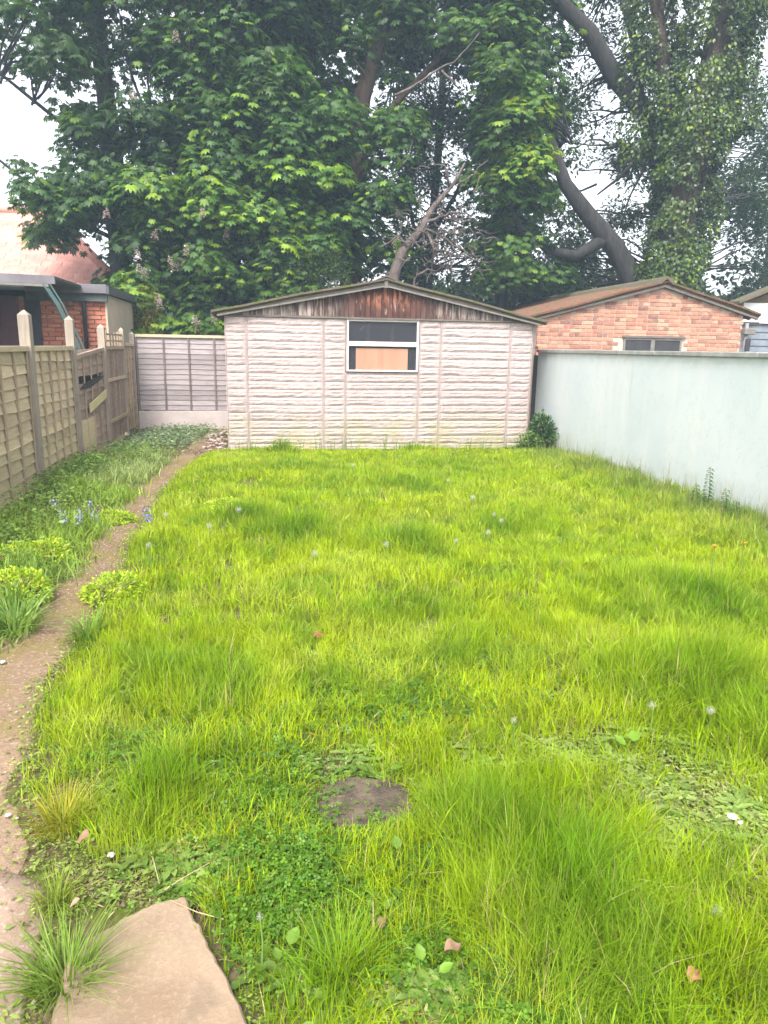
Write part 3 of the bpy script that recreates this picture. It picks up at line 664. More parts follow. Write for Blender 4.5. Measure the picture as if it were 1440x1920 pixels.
def wiggle(p, q, n=7, amp=.15, rs=R, sag=0):
    p, q = np.array(p, float), np.array(q, float); out = []
    off = np.cumsum(rs.randn(n+1, 3), 0)*amp/math.sqrt(n); off -= np.linspace(0, 1, n+1)[:, None]*off[-1]
    for i in range(n+1):
        t = i/n; o = p*(1-t)+q*t+off[i]; o[2] += sag*4*t*(1-t); out.append(o)
    return out
def tree(name, loc, label, m, limbs, boughs, leaf, mat=m_leaf, extra=None, cat='tree', twig_r=.02):
    """limbs: list of (pts, r0, r1); boughs: list of (c, r, n, colour range)"""
    t = thing(name, loc, label, cat)
    for i, (pts, r0, r1) in enumerate(limbs):
        MB().tube(pts, list(np.linspace(r0, r1, len(pts))), 10).build('trunk' if i == 0 else 'branch', m, t, smooth=True)
    parts = []; tw = MB()
    allp = [np.array(p) for pts, _, _ in limbs for p in pts]
    for c, r, n, ca, cb, cc, pb in boughs:
        colr = leafcol(n, ca, cb, cc, pb); parts.append(bough(c, r, n, leaf['size'], leaf.get('flat', .5), colr, leaf.get('t', (PV, PF)), leaf.get('droop', .7)))
        near = min(allp, key=lambda p: np.linalg.norm(p-np.array(c))+(p[2] > c[2])*.5)
        if leaf.get('twigs', 1): tw.tube(wiggle(near, c, 4, .18, sag=.1), [twig_r*1.6, twig_r*1.3, twig_r, twig_r*.7, twig_r*.4], 4)
    if tw.v: tag(tw.build('twigs', m, t), kind='stuff')
    V, Fc, Cc = join(parts); o = WL[t.name]
    cr_ = link('crown', mesh_np('crown', V-np.array(o), Fc, Cc), mat, t, o); tag(cr_, kind='stuff')
    return t
G1, G2, GB = (.018, .050, .008), (.045, .105, .014), (.13, .22, .014)  # GB puts the light on sunlit leaf tips into the leaf colour

def P3(x, y, Y): return tuple(at(x, y, Y))
def fill(xr, yr, Yr, n, dens=None, rr=(.5, .9), nl=60, ca=G1, cb=G2, cc=GB, pb=.06):
    out = []
    tries = 0
    while len(out) < n and tries < n*30:
        tries += 1
        x, y = random.uniform(*xr), random.uniform(*yr)
        if dens and random.random() > dens(x, y): continue
        if nl < 100 and random.random() > .25+1.1*float(sstep(.38, .58, vnoise(x/38-y/400, y/420, 1, 77))): continue
        p = at(x, y, random.uniform(*Yr)); r = random.uniform(*rr)
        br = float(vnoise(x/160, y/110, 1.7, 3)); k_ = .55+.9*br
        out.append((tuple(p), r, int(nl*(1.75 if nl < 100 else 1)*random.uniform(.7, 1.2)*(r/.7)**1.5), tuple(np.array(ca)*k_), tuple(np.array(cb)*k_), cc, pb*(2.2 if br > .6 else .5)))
    return out
# chestnut A (left)
def dA(x, y):
    v = 1.0
    if x < 330 and y < 380: v = .2+.6*(x/330)*(.2+.8*(float(vnoise(x/60, y/45, 1, 40)) > .45))
    if x < 130 and 130 < y < 300: v = 0
    if x < 60 and y < 330: v *= .5
    if y > 440 and x < 225: v = 0
    if y > 400 and x < 90: v = 0
    if x > 200 and 500 < y and x < 262: v = .4
    return v
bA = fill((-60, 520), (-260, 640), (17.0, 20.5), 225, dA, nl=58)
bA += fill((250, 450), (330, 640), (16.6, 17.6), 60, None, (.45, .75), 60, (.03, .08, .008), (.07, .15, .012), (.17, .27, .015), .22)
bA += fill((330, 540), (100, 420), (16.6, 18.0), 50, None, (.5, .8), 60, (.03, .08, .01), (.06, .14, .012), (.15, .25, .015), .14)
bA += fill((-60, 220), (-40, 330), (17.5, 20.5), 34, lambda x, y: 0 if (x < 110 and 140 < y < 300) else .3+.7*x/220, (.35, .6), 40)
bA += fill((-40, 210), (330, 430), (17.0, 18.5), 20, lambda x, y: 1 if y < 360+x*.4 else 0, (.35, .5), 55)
tA = tree('chestnut_tree', (-3.3, 19.5, 0), 'left horse chestnut with broad palmate leaves and pale flower spikes over the fence corner', m_bark2,
     [([(-3.3, 19.5, -.2), (-3.35, 19.5, 3), (-3.4, 19.6, 6), (-3.6, 19.6, 9), (-3.7, 19.7, 12)], .32, .14),
      ([(-.9, 20, -.2), (-.9, 20, 4), (-1.0, 20.1, 8), (-1.2, 20.2, 12)], .22, .1),
      (wiggle((-3.3, 19.5, 4), (-6.5, 18.6, 6), 6, .2), .06, .02), (wiggle((-3.3, 19.5, 5.5), (-6.8, 18.3, 8.2), 6, .2), .06, .02),
      (wiggle((-3.3, 19.5, 3.2), (-1.5, 17.2, 3.4), 6, .2), .09, .03), (wiggle((-3.4, 19.5, 6.2), (-1.2, 17.4, 6.6), 6, .2), .1, .03)],
     bA, dict(size=.27))
# flower candles on the chestnut
def candle(p, h, parent):
    n = 60; t = R.rand(n); a = R.rand(n)*6.28; rad = .055*(1-t*.75)
    P = np.stack([rad*np.cos(a), rad*np.sin(a), t*h], 1)+np.array(p)
    d = np.stack([np.cos(a), np.sin(a), .5+0*a], 1)
    return scatter(OV*np.array([2, 1, 1]), OF, P, rot_from(d, np.tile([0, 0, 1.], (n, 1))+R.randn(n, 3)*.3), np.full(n, .04), np.array([.62, .50, .44])*R.uniform(.75, 1.1, (n, 1)))
for x, y in ((258, 478), (262, 505), (272, 512), (320, 490), (328, 500), (338, 492), (296, 560), (300, 570), (366, 600), (372, 610), (400, 590), (402, 598), (150, 540), (350, 470), (200, 400), (425, 440), (330, 70), (250, 180), (380, 400), (290, 440)):
    p = at(x, y+10, random.uniform(15.9, 16.5)); v, f, c_ = candle((0, 0, 0), .2, None)
    link('flower_spike', mesh_np('flower_spike', v, f, c_), m_petal, tA, tuple(p))
# chestnut B (centre)
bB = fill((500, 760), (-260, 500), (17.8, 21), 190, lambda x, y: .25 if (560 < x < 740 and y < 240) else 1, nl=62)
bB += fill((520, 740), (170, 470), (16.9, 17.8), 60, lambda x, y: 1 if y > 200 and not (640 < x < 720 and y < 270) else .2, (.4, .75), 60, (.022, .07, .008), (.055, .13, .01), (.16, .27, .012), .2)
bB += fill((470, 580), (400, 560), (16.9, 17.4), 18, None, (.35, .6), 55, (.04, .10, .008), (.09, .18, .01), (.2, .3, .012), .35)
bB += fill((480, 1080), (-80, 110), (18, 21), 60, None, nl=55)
tB = tree('chestnut_tree', (2.35, 19, 0), 'central horse chestnut with forked reddish-brown trunk rising behind the shed roof', m_bark,
     [([(2.2, 18.6, -.2), (2.25, 18.6, 4), (2.3, 18.6, 6.2), (2.5, 18.7, 7.4), (3.0, 18.8, 9), (3.3, 18.8, 12)], .30, .15),
      ([(2.25, 18.55, 5.4), (2.0, 18.5, 6.4), (1.95, 18.5, 7.2)], .13, .05),
      ([(2.3, 18.6, 5.6), (2.8, 18.5, 6.6), (3.3, 18.6, 7.3), (4.6, 18.6, 8.6), (5.6, 18.7, 9.2)], .12, .05),
      ([(.9, 19, -.2), (.95, 19, 4), (1.0, 19, 7), (.9, 19.1, 10.5)], .17, .10),
      ([(1.0, 19, 6.5), (1.3, 19, 8), (1.9, 19.1, 11)], .10, .06),
      (wiggle((2.2, 18.6, 4), (.3, 17.6, 4.4), 5, .15), .08, .03)],
     bB, dict(size=.27))
# chestnut C (right of centre, hanging mass)
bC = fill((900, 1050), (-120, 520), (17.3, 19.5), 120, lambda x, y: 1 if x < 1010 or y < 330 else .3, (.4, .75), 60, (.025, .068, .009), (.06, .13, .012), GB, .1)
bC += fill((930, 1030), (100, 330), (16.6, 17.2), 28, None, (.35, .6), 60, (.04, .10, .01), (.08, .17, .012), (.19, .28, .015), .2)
tree('chestnut_tree', (6.1, 18.8, 0), 'dark hanging chestnut between the bare dead branch and the forked leaning tree', m_bark2,
     [([(6.3, 18.8, -.2), (6.2, 18.8, 4), (6.1, 18.7, 8), (6.0, 18.7, 12)], .2, .1), (wiggle((6.2, 18.8, 5), (7.3, 18, 6.5), 5, .15), .07, .03)],
     bC, dict(size=.26))
# thin ash D with small leaves between, sky showing through
sm = dict(size=.13, t=(OV, OF), flat=.75, droop=.35)
def dD(x, y):
    v = .25+.9*float(vnoise(x/70, y/70, 1, 9)); return v if v > .55 else .08
bD = fill((730, 960), (-200, 540), (20.5, 24), 150, dD, (.45, .85), 330, (.02, .055, .012), (.05, .10, .02), (.12, .19, .02), .06)
tree('ash_tree', (5.2, 22.5, 0), 'airy small-leaved tree with sky showing through behind the bare dead branch', m_bark2,
     [([(5.0, 22.5, -.2), (5.1, 22.5, 4), (5.3, 22.4, 8), (5.4, 22.5, 12)], .16, .08), (wiggle((5.1, 22.5, 5), (7, 22, 8.5), 6, .2), .07, .03), (wiggle((5.1, 22.5, 4), (3.6, 22, 7.5), 6, .2), .07, .03)],
     bD, sm)
# forked leaning tree E (behind ivy tree), open crown
def dE(x, y):
    v = .2+.95*float(vnoise(x/60, y/60, 1, 21)); return v if v > .58 else .05
bE = fill((1030, 1230), (-200, 560), (19, 23), 130, dE, (.4, .8), 330, (.022, .055, .012), (.055, .10, .02), (.12, .17, .02), .06)
bE += fill((1370, 1500), (-100, 520), (20, 24), 60, dE, (.4, .8), 330, (.025, .06, .02), (.06, .11, .03), (.13, .19, .03), .06)
Y0 = 17.6
tree('leaning_tree', P3(1195, 560, Y0)[:2]+(0,), 'dark forked tree leaning left with open crown, just left of the ivy-covered trunk', m_bark2,
     [([P3(1215, 700, Y0), P3(1185, 520, Y0), P3(1150, 460, Y0), P3(1100, 400, Y0), P3(1060, 345, Y0), P3(1030, 260, Y0)], .32, .12),
      ([P3(1260, 520, Y0+.4), P3(1250, 400, Y0+.4), P3(1235, 290, Y0+.4), P3(1210, 210, Y0+.4), P3(1150, 140, Y0+.4), P3(1105, 60, Y0+.4), P3(1055, 10, Y0+.4), P3(1000, -60, Y0+.4)], .33, .14),
      ([P3(1235, 280, Y0+.4), P3(1205, 275, Y0+.4), P3(1160, 272, Y0+.4), P3(1130, 280, Y0+.3)], .09, .03),
      ([P3(1200, 200, Y0+.4), P3(1195, 100, Y0+.4), P3(1160, -30, Y0+.4)], .13, .07),
      ([P3(1190, 300, Y0+.3), P3(1165, 330, Y0+.2), P3(1120, 365, Y0+.2)], .06, .02),
      ([P3(1130, 450, Y0), P3(1080, 480, Y0), P3(1030, 470, Y0), P3(975, 425, Y0), P3(965, 395, Y0)], .16, .05),
      ([P3(1210, 310, Y0), P3(1180, 370, Y0), P3(1165, 420, Y0)], .03, .015)],
     bE, sm)
# ivy tree F
Y1 = 16.8
axis = [P3(1245, 700, Y1), P3(1255, 540, Y1), P3(1275, 420, Y1), P3(1300, 300, Y1), P3(1330, 160, Y1), P3(1355, 20, Y1), P3(1380, -140, Y1)]
axis2 = [P3(1262, 300, Y1+.3), P3(1250, 200, Y1+.3), P3(1240, 100, Y1+.3), P3(1225, -60, Y1+.3)]
iv = thing('ivy_covered_tree', (axis[0][0], Y1, 0), 'thick leaning trunk wrapped in ivy behind the brick outbuilding', 'tree')
MB().tube([(axis[0][0], Y1, -.2)]+axis, [.5, .46, .42, .38, .34, .3, .27, .22], 12).build('trunk', m_bark, iv, smooth=True)
MB().tube(axis2, [.22, .19, .16, .12], 10).build('branch', m_bark, iv, smooth=True)
def ivy_cover(ax, r0, n, seed):
    rs = np.random.RandomState(seed); A = np.array(ax); t = rs.rand(n)*(len(A)-1.001); i = t.astype(int); u = (t-i)[:, None]
    c_ = A[i]*(1-u)+A[i+1]*u; a = rs.rand(n)*6.28; cl = vnoise(t*3.1, a*1.2, 1, seed); cl2 = vnoise(t*9, a*2.5, 1, seed+3)
    rad = r0*(.62+.75*cl+.35*cl2*rs.rand(n)); d = np.stack([np.cos(a), np.sin(a), 0*a], 1)
    kk = (cl*.6+cl2*.4) > .36+.16*rs.rand(n); kk |= (np.cos(a) > .2); c_, d, rad, cl, cl2 = c_[kk], d[kk], rad[kk], cl[kk], cl2[kk]; n = len(d)
    P = c_+d*rad[:, None]+rs.randn(n, 3)*.04; fwd = d*.6+rs.randn(n, 3)*.5; fwd[:, 2] -= .8
    col = leafcol(n, (.014, .030, .006), (.05, .085, .007), (.11, .14, .008), .08, rs)*(.35+1.15*np.clip((cl+cl2-.65)*1.8, 0, 1.3))[:, None]  # leaf colour darkened in the hollows, lit and shaded ivy painted in
    return scatter(OV*np.array([1.5, 1, 1]), OF, P, rot_from(fwd, d+rs.randn(n, 3)*.4+[0, 0, .3]), .09*rs.uniform(.7, 1.2, n), col)
vv = [ivy_cover(axis, .62, 36000, 3), ivy_cover(axis2, .38, 9000, 4)]
hang = [P3(1370, 250, Y1), P3(1380, 120, Y1), P3(1400, -60, Y1)]
vv.append(ivy_cover(hang, .45, 4500, 5)); vv.append(ivy_cover([P3(1190, 300, Y1+.6), P3(1200, 150, Y1+.6), P3(1210, -60, Y1+.6)], .35, 3000, 8))
V, Fc, Cc = join(vv); o_ = np.array(WL[iv.name]); tag(link('ivy', mesh_np('ivy', V-o_, Fc, Cc), m_ivy, iv, WL[iv.name]), kind='stuff')
# background belt trees
specs = [(.5, 26, 'distant dark tree behind the gap between the two left chestnuts', 13),
         (6.0, 28, 'distant leafy tree low behind the airy small-leaved tree', 6), (11.5, 27, 'distant tree seen below the fork of the leaning tree', 6), (19, 26, 'distant tree at the right edge beyond the white outbuilding', 9)]
for X_, Y_, lab, hh in specs:
    bs = []
    for i in range(70 if hh > 10 else 34):
        z = random.uniform(1.2, hh); bs.append(((X_+random.gauss(0, 1.7), Y_+random.gauss(0, 1), z), random.uniform(.7, 1.2), 190, (.015, .04, .01), (.035, .075, .015), (.07, .12, .015), .05))
    tree('broadleaf_tree', (X_, Y_, 0), lab, m_bark2, [([(X_, Y_, -.2), (X_+.1, Y_, hh*.5), (X_, Y_, hh*.95)], .22, .08)], bs, dict(size=.26, t=(OV*np.array([1.3, 1, 1]), OF), flat=.8, droop=.4))
# far hedge mass
pr = []
n = 26000; Xh = R.uniform(-32, 38, n); zt_ = 3.0+1.6*vnoise(Xh, Xh*0, .35)
P = np.stack([Xh, 31+R.rand(n)*2.5, zt_*R.rand(n)**.7], 1); fwd = R.randn(n, 3); fwd[:, 1] -= .5
v, f, c_ = scatter(OV*np.array([1.3, 1, 1]), OF, P, rot_from(fwd, R.randn(n, 3)+[0, -1, 1]), .5*R.uniform(.6, 1.2, n), leafcol(n, (.02, .045, .012), (.045, .085, .02)))
tag(link('far_hedgerow', mesh_np('hedge', v, f, c_), m_leaf), 'dark distant hedgerow closing the view behind the trees', 'hedge', kind='stuff')
# round shrub behind the shed, golden conifer, conifers right
def shrub(name, label, cx, cy, cz, rx, ry, rz, n, size, ca, cb, cc, pb, tm_=(OV, OF), lump=.25, trunk=True, m=m_leaf):
    t = thing(name, (cx, cy, 0), label, 'shrub'); d = R.randn(n, 3); d /= np.linalg.norm(d, axis=1, keepdims=True)
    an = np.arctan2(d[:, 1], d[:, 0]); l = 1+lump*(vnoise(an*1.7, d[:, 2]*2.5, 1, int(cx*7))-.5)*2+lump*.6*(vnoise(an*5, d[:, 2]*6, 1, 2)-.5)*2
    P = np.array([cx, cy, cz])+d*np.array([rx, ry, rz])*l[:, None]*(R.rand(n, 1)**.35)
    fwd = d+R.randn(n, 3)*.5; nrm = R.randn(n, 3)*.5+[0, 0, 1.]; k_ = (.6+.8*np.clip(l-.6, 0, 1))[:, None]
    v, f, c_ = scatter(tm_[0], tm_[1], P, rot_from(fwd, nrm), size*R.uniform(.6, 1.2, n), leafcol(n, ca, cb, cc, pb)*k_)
    MB().tube([(cx, cy, -.1), (cx+.03, cy, cz*.6), (cx, cy, cz)], [.07, .05, .02], 7).build('stem', m_bark2, t)
    b = MB()
    for q in range(14):
        a = R.randn(3); a /= np.linalg.norm(a); a[2] = abs(a[2]); b.tube(wiggle((cx, cy, cz*.4), tuple(np.array([cx, cy, cz])+a*np.array([rx, ry, rz])*.8), 4, .05), [.02, .015, .012, .008, .004], 4)
    tag(b.build('twigs', m_bark2, t), kind='stuff')
    tag(link('foliage', mesh_np('foliage', v-np.array([cx, cy, 0]), f, c_), m, t, (cx, cy, 0)), kind='stuff'); return t
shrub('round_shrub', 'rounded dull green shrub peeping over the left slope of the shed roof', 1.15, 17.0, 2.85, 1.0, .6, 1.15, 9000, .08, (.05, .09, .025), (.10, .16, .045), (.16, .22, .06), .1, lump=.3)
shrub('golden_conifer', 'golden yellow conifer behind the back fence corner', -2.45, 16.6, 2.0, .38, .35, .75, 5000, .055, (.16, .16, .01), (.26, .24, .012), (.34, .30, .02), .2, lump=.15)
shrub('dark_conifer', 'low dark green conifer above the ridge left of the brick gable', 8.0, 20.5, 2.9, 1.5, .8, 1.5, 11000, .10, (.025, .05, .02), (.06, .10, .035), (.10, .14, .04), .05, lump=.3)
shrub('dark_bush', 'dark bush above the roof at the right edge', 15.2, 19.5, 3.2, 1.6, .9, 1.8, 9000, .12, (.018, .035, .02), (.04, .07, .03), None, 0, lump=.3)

# dead tree
Yd = 16.9
dt = thing('dead_tree', P3(740, 560, Yd)[:2]+(0,), 'bare dead tree with tangled leafless twigs leaning right behind the shed ridge', 'tree')
main = [P3(738, 700, Yd), P3(738, 515, Yd), P3(755, 470, Yd), P3(785, 435, Yd), P3(815, 385, Yd), P3(850, 345, Yd), P3(872, 305, Yd)]
MB().tube([(main[0][0], Yd, -.2)]+main, [.14, .13, .12,   .11, .085, .06, .04, .02], 9).build('trunk', m_dead, dt, smooth=True)
for pts, r0 in (([(775, 447), (800, 420), (845, 400), (880, 402)], .05), ([(800, 430), (812, 460), (808, 510), (800, 530)], .035), ([(800, 430), (835, 450), (870, 470), (882, 520)], .03), ([(760, 465), (745, 440), (720, 462), (706, 470)], .03),
                ([(850, 345), (885, 330), (915, 300)], .03), ([(740, 180), (790, 150), (850, 115), (900, 60)], .03), ([(830, 130), (850, 160), (865, 175)], .03), ([(785, 515), (820, 508)], .03), ([(840, 355), (835, 310), (800, 300)], .03)):
    P = [P3(x, y, Yd+random.uniform(-.3, .2)) for x, y in pts]; Q = []
    for a, b_ in zip(P[:-1], P[1:]): Q += [tuple(q) for q in wiggle(a, b_, 4, .05)][:-1]
    Q.append(P[-1]); MB().tube(Q, list(np.linspace(r0, .008, len(Q))), 6).build('branch', m_dead, dt, smooth=True)
tw = MB()
for i in range(120):
    x0, y0 = random.gauss(825, 40), random.gauss(440, 45); a = random.uniform(0, 6.28); L = random.uniform(18, 55); P = [(x0, y0)]
    for q in range(5): a += random.uniform(-.7, .7); P.append((P[-1][0]+math.cos(a)*L/5, P[-1][1]+math.sin(a)*L/5))
    dy = random.uniform(-.5, .2); tw.tube([P3(x, y, Yd+dy+.03*j) for j, (x, y) in enumerate(P)], [.016, .013, .011, .009, .007, .004], 4)
tag(tw.build('twigs', m_dead, dt), kind='stuff')

# ------------------------------------------------------------------ grass
def blades(x, y, z, h, wdt, lean, az, col, seg, curve=1.0):
    n = len(x); k_ = seg; rows = []
    dx, dy = np.cos(az), np.sin(az); sx, sy = -dy, dx; tw_ = R.uniform(-.9, .9, n)
    sx, sy = sx*np.cos(tw_)+dx*np.sin(tw_), sy*np.cos(tw_)+dy*np.sin(tw_)
    for i in range(k_+1):
        t = i/k_; off = h*lean*(t**(1+.8*curve)); zz_ = z+h*(t-.38*lean*t*t)
        cx, cy = x+dx*off, y+dy*off; w2 = wdt*.5*(1-t**1.6)*(1 if i else .7)
        if i == k_: rows.append(np.stack([cx, cy, zz_], 1)[:, None])
        else: rows.append(np.stack([np.stack([cx-sx*w2, cy-sy*w2, zz_], 1), np.stack([cx+sx*w2, cy+sy*w2, zz_], 1)], 1))
    V = np.concatenate(rows, 1); m_ = V.shape[1]; f = []
    for i in range(k_-1): f += [(2*i, 2*i+1, 2*i+3), (2*i, 2*i+3, 2*i+2)]
    f.append((2*k_-2, 2*k_-1, 2*k_)); f = np.array(f)
    Fc = f[None]+(np.arange(n)*m_)[:, None, None]
    # base of blade slightly yellower
    C_ = np.repeat(col[:, None], m_, 1).copy()
    return V.reshape(-1, 3), Fc.reshape(-1, 3), C_.reshape(-1, 3)
TUFT = [(2.1, 2.75, .55, .45, .20), (.85, 1.72, .34, .42, .22), (-.42, 2.35, .16, .25, .16), (2.7, 3.9, .6, .5, .15), (1.1, 5.6, .35, .3, .14), (.35, 6.0, .35, .4, .14), (.3, 10.9, .22, .2, .3), (2.3, 10.95, .18, .15, .2),
        (.1, 1.5, .12, .14, .10), (1.0, 3.35, .25, .18, .10), (-.35, 3.3, .3, .3, .10), (2.0, 6.0, .3, .25, .14), (-.2, 6.6, .3, .3, .12), (1.65, 8.0, .5, .3, .08), (.7, 4.0, .3, .2, .06), (.5, 9.3, .5, .3, .07), (2.6, 9.6, .6, .4, .06)]
def lawn(x, y):
    """density, height, darkness"""
    c, hw = path_c(y); lx = x-(c+hw)
    edge = sstep(-.02, .28, lx)
    if True:
        e2 = np.interp(y, [1.2, 1.6, 1.9, 2.1, 2.4, 3.4], [-.05, -.12, -.36, -.60, -.80, -9])
        edge = edge*np.where(y < 3.0, sstep(-.03, .18, x-e2), 1)
    n1 = vnoise(x, y, 1.6, 1); n2 = vnoise(x, y, 5, 2)
    H = .05+.035*n1+.05*n2*n2+.03*vnoise(x, y, 11, 6); dark = np.zeros_like(x)
    for tx, ty, rx, ry, hh in TUFT:
        b_ = blob(x, y, tx, ty, rx, ry)*(.75+.5*n2); H = H+hh*b_*np.where(ty > 10, .8, 1)*(.45+.5*vnoise(x, y, 8, 3)); dark = np.maximum(dark, b_)
    wallz = sstep(1.1, .1, XR-x)*sstep(2, 4, y); H = H+.07*wallz*(.4+1.0*n2); H = H*(1-.55*sstep(1.6, .3, YS-y)*(1-dark))
    bare = np.maximum(blob(x, y, .32, 2.22, .17, .16)*1.3, blob(x, y, .22, 2.50, .16, .10))
    weedy = np.maximum.reduce([blob(x, y, 1.55, 2.05, .36, .34), blob(x, y, 1.15, 2.45, .25, .16)*.7, blob(x, y, .40, 1.42, .16, .13)*1.15, blob(x, y, .02, 1.62, .14, .2)*.8, blob(x, y, -.22, 2.0, .22, .10)*1.1, blob(x, y, .12, 1.75, .22, .22)*.6, blob(x, y, -.5, 2.55, .12, .4)*.5])
    den = edge*np.clip(1-1.15*bare, 0, 1)*np.clip(1-.8*weedy, .12, 1)*(.72+.5*n2)*(.25+.75*sstep(.2, .42, vnoise(x, y, 10, 33)))
    H = H*np.clip(1-.85*bare, .25, 1)*np.clip(1-.55*weedy, .3, 1)*(.55+.45*edge)
    return den, H, dark, weedy, wallz
def grass_zone(y0, y1, x0, x1, n, wd, seg, hk=1.0, wide=False):
    x = R.uniform(x0, x1, n); y = R.uniform(y0, y1, n)
    den, H, dark, weedy, wz = lawn(x, y); keep = (R.rand(n) < den) & (x < XR-.01) & (y < YS-.06) & (x < .76*y+(.95 if not wide else 9))
    x, y, H, dark, weedy, wz = [q[keep] for q in (x, y, H, dark, weedy, wz)]; n = len(x)
    h = H*R.uniform(.45, 1.35, n)*hk; wd = wd*np.where(R.rand(n) < .03, 2.4, 1); cn = vnoise(x, y, 2.3, 7); cl = vnoise(x, y, 9, 4)
    az = 6.28*vnoise(x, y, 3.5, 5)*1.6+R.randn(n)*1.7; lean = np.clip(.35+.3*R.randn(n)+.3*cl, .05, 1.1)
    # tall fine grass falls towards the camera's left
    A = np.array([.235, .355, .003]); B = np.array([.345, .440, .006]); D = np.array([.125, .255, .002]); G = np.array([.13, .21, .05]); Yl = np.array([.36, .34, .08]); St = np.array([.45, .37, .18])
    t = np.clip(cn*1.2-.1+.2*R.randn(n), 0, 1)[:, None]; col = A*(1-t)+B*t
    col = col*(1-.8*dark[:, None])+D*.8*dark[:, None]
    g_ = np.clip(wz*.8, 0, 1)[:, None]; col = col*(1-g_)+G*g_
    pp_ = sstep(.55, .75, vnoise(x, y, 1.7, 15)*.6+vnoise(x, y, 7, 16)*.4)[:, None]*.6*(1-dark[:, None]); col = col*(1-pp_)+np.array([.37, .45, .045])*pp_
    dd_ = sstep(.58, .8, vnoise(x, y, 6, 25))[:, None]*.55; col = col*(1-dd_)+np.array([.12, .25, .01])*dd_
    k_ = R.rand(n); col[k_ < .03] = Yl; st = k_ > .985-.05*weedy-.05*wz; col[st] = St
    col *= R.uniform(.78, 1.2, (n, 1))
    return blades(x, y, gz(x, y)-.02, h, wd*R.uniform(.6, 1.4, n), lean, az, col, seg)
gp_ = [grass_zone(1.15, 2.3, -1.4, 2.8, 125000, .0032, 3), grass_zone(2.3, 4.0, -1.5, 4.1, 150000, .0042, 3), grass_zone(4.0, 6.8, -1.6, 4.62, 125000, .0065, 2), grass_zone(6.8, 11.15, -1.6, 4.62, 130000, .010, 2), grass_zone(-1.0, 6.0, 1.7, 4.62, 60000, .009, 2, 1.0, True), grass_zone(-1.0, 1.2, -.2, 1.8, 16000, .007, 2, 1.0, True)]
V, Fc, Cc = join(gp_); print('grass tris', len(Fc))
tag(link('lawn_grass', mesh_np('lawn_grass', V, Fc, Cc), m_blade), 'overgrown bright green lawn grass filling the garden', 'grass', kind='stuff')
# seed-stalk grass along the wall and shed
n = 620; x = XR-.03-.6*R.rand(n)**1.6; y = R.uniform(3.5, 11, n)
a_ = blades(x, y, gz(x, y)-.02, R.uniform(.14, .42, n), np.full(n, .005), R.uniform(.05, .4, n), R.rand(n)*6.28, leafcol(n, (.17, .20, .06), (.36, .32, .16)), 3)
n = 220; x = R.uniform(-.4, 4.2, n); y = R.uniform(10.8, 11.12, n)
b2_ = blades(x, y, gz(x, y)-.02, R.uniform(.15, .36, n)*(.6+.8*vnoise(x, y, 2)), np.full(n, .009), R.uniform(.05, .5, n), R.rand(n)*6.28, leafcol(n, (.10, .20, .02), (.2, .3, .03)), 3)
V, Fc, Cc = join([a_, b2_]); tag(link('tall_grass_stalks', mesh_np('stalks', V, Fc, Cc), m_blade), 'tall pale grass stalks against the green wall and shed foot', 'grass', kind='stuff')

# clover and low leaf weeds
def lowleaf(name, label, spec, tm_=(LV, LF), size=(.012, .02), zr=(.01, .05), cols=((.06, .15, .01), (.15, .27, .02)), cat='weeds', flatn=.35, mat=m_leaf, bright=None):
    out = []
    for cx, cy, rx, ry, n in spec:
        x = cx+R.randn(n)*rx*.6; y = cy+R.randn(n)*ry*.6; ok = ~((x < -.03-.3*(y-1.3)) & (x > -.56) & (y < 1.84)) & (x > XL+.04) & (x < XR-.02) & (y < 14.6) & ~((y > YS-.05) & (x > -.55))
        x, y = x[ok], y[ok]; n = len(x); z = gz(x, y)-.02+R.uniform(*zr, n)
        a = R.rand(n)*6.28; fwd = np.stack([np.cos(a), np.sin(a), R.uniform(-.3, .5, n)], 1)
        out.append(scatter(tm_[0], tm_[1], np.stack([x, y, z], 1), rot_from(fwd, R.randn(n, 3)*flatn+[0, 0, 1.]), R.uniform(*size, n), leafcol(n, *cols, bright, .1)))
    V, Fc, Cc = join(out); return tag(link(name, mesh_np(name, V, Fc, Cc), mat), label, cat, kind='stuff')
cv, cf = [], []
for i in range(3):
    a = i*2.094; Rz = np.array([[math.cos(a), -math.sin(a), 0], [math.sin(a), math.cos(a), 0], [0, 0, 1]]); o = len(cv)
    cv += list((np.array([(0, 0, 0), (-.38, .5, .06), (-.2, .95, 0), (.2, .95, 0), (.38, .5, .06)])@Rz.T)); cf += [(o, o+2, o+1), (o, o+3, o+2), (o, o+4, o+3)]
CL = (np.array(cv), np.array(cf))
lowleaf('clover_patch', 'low dark green clover growing between the bare stone and the slab', [(.12, 1.92, .30, .22, 5000), (.35, 1.66, .25, .18, 3200), (.55, 1.95, .2, .16, 1600), (-.05, 2.45, .25, .3, 2500), (.62, 1.35, .2, .1, 1200), (.9, 3.3, .5, .3, 2500), (.6, 2.9, .5, .2, 2200), (-.4, 2.75, .3, .3, 1500), (.9, 1.35, .2, .1, 1000)], CL, (.008, .014), (.01, .065), ((.055, .14, .008), (.13, .25, .015)), 'clover')
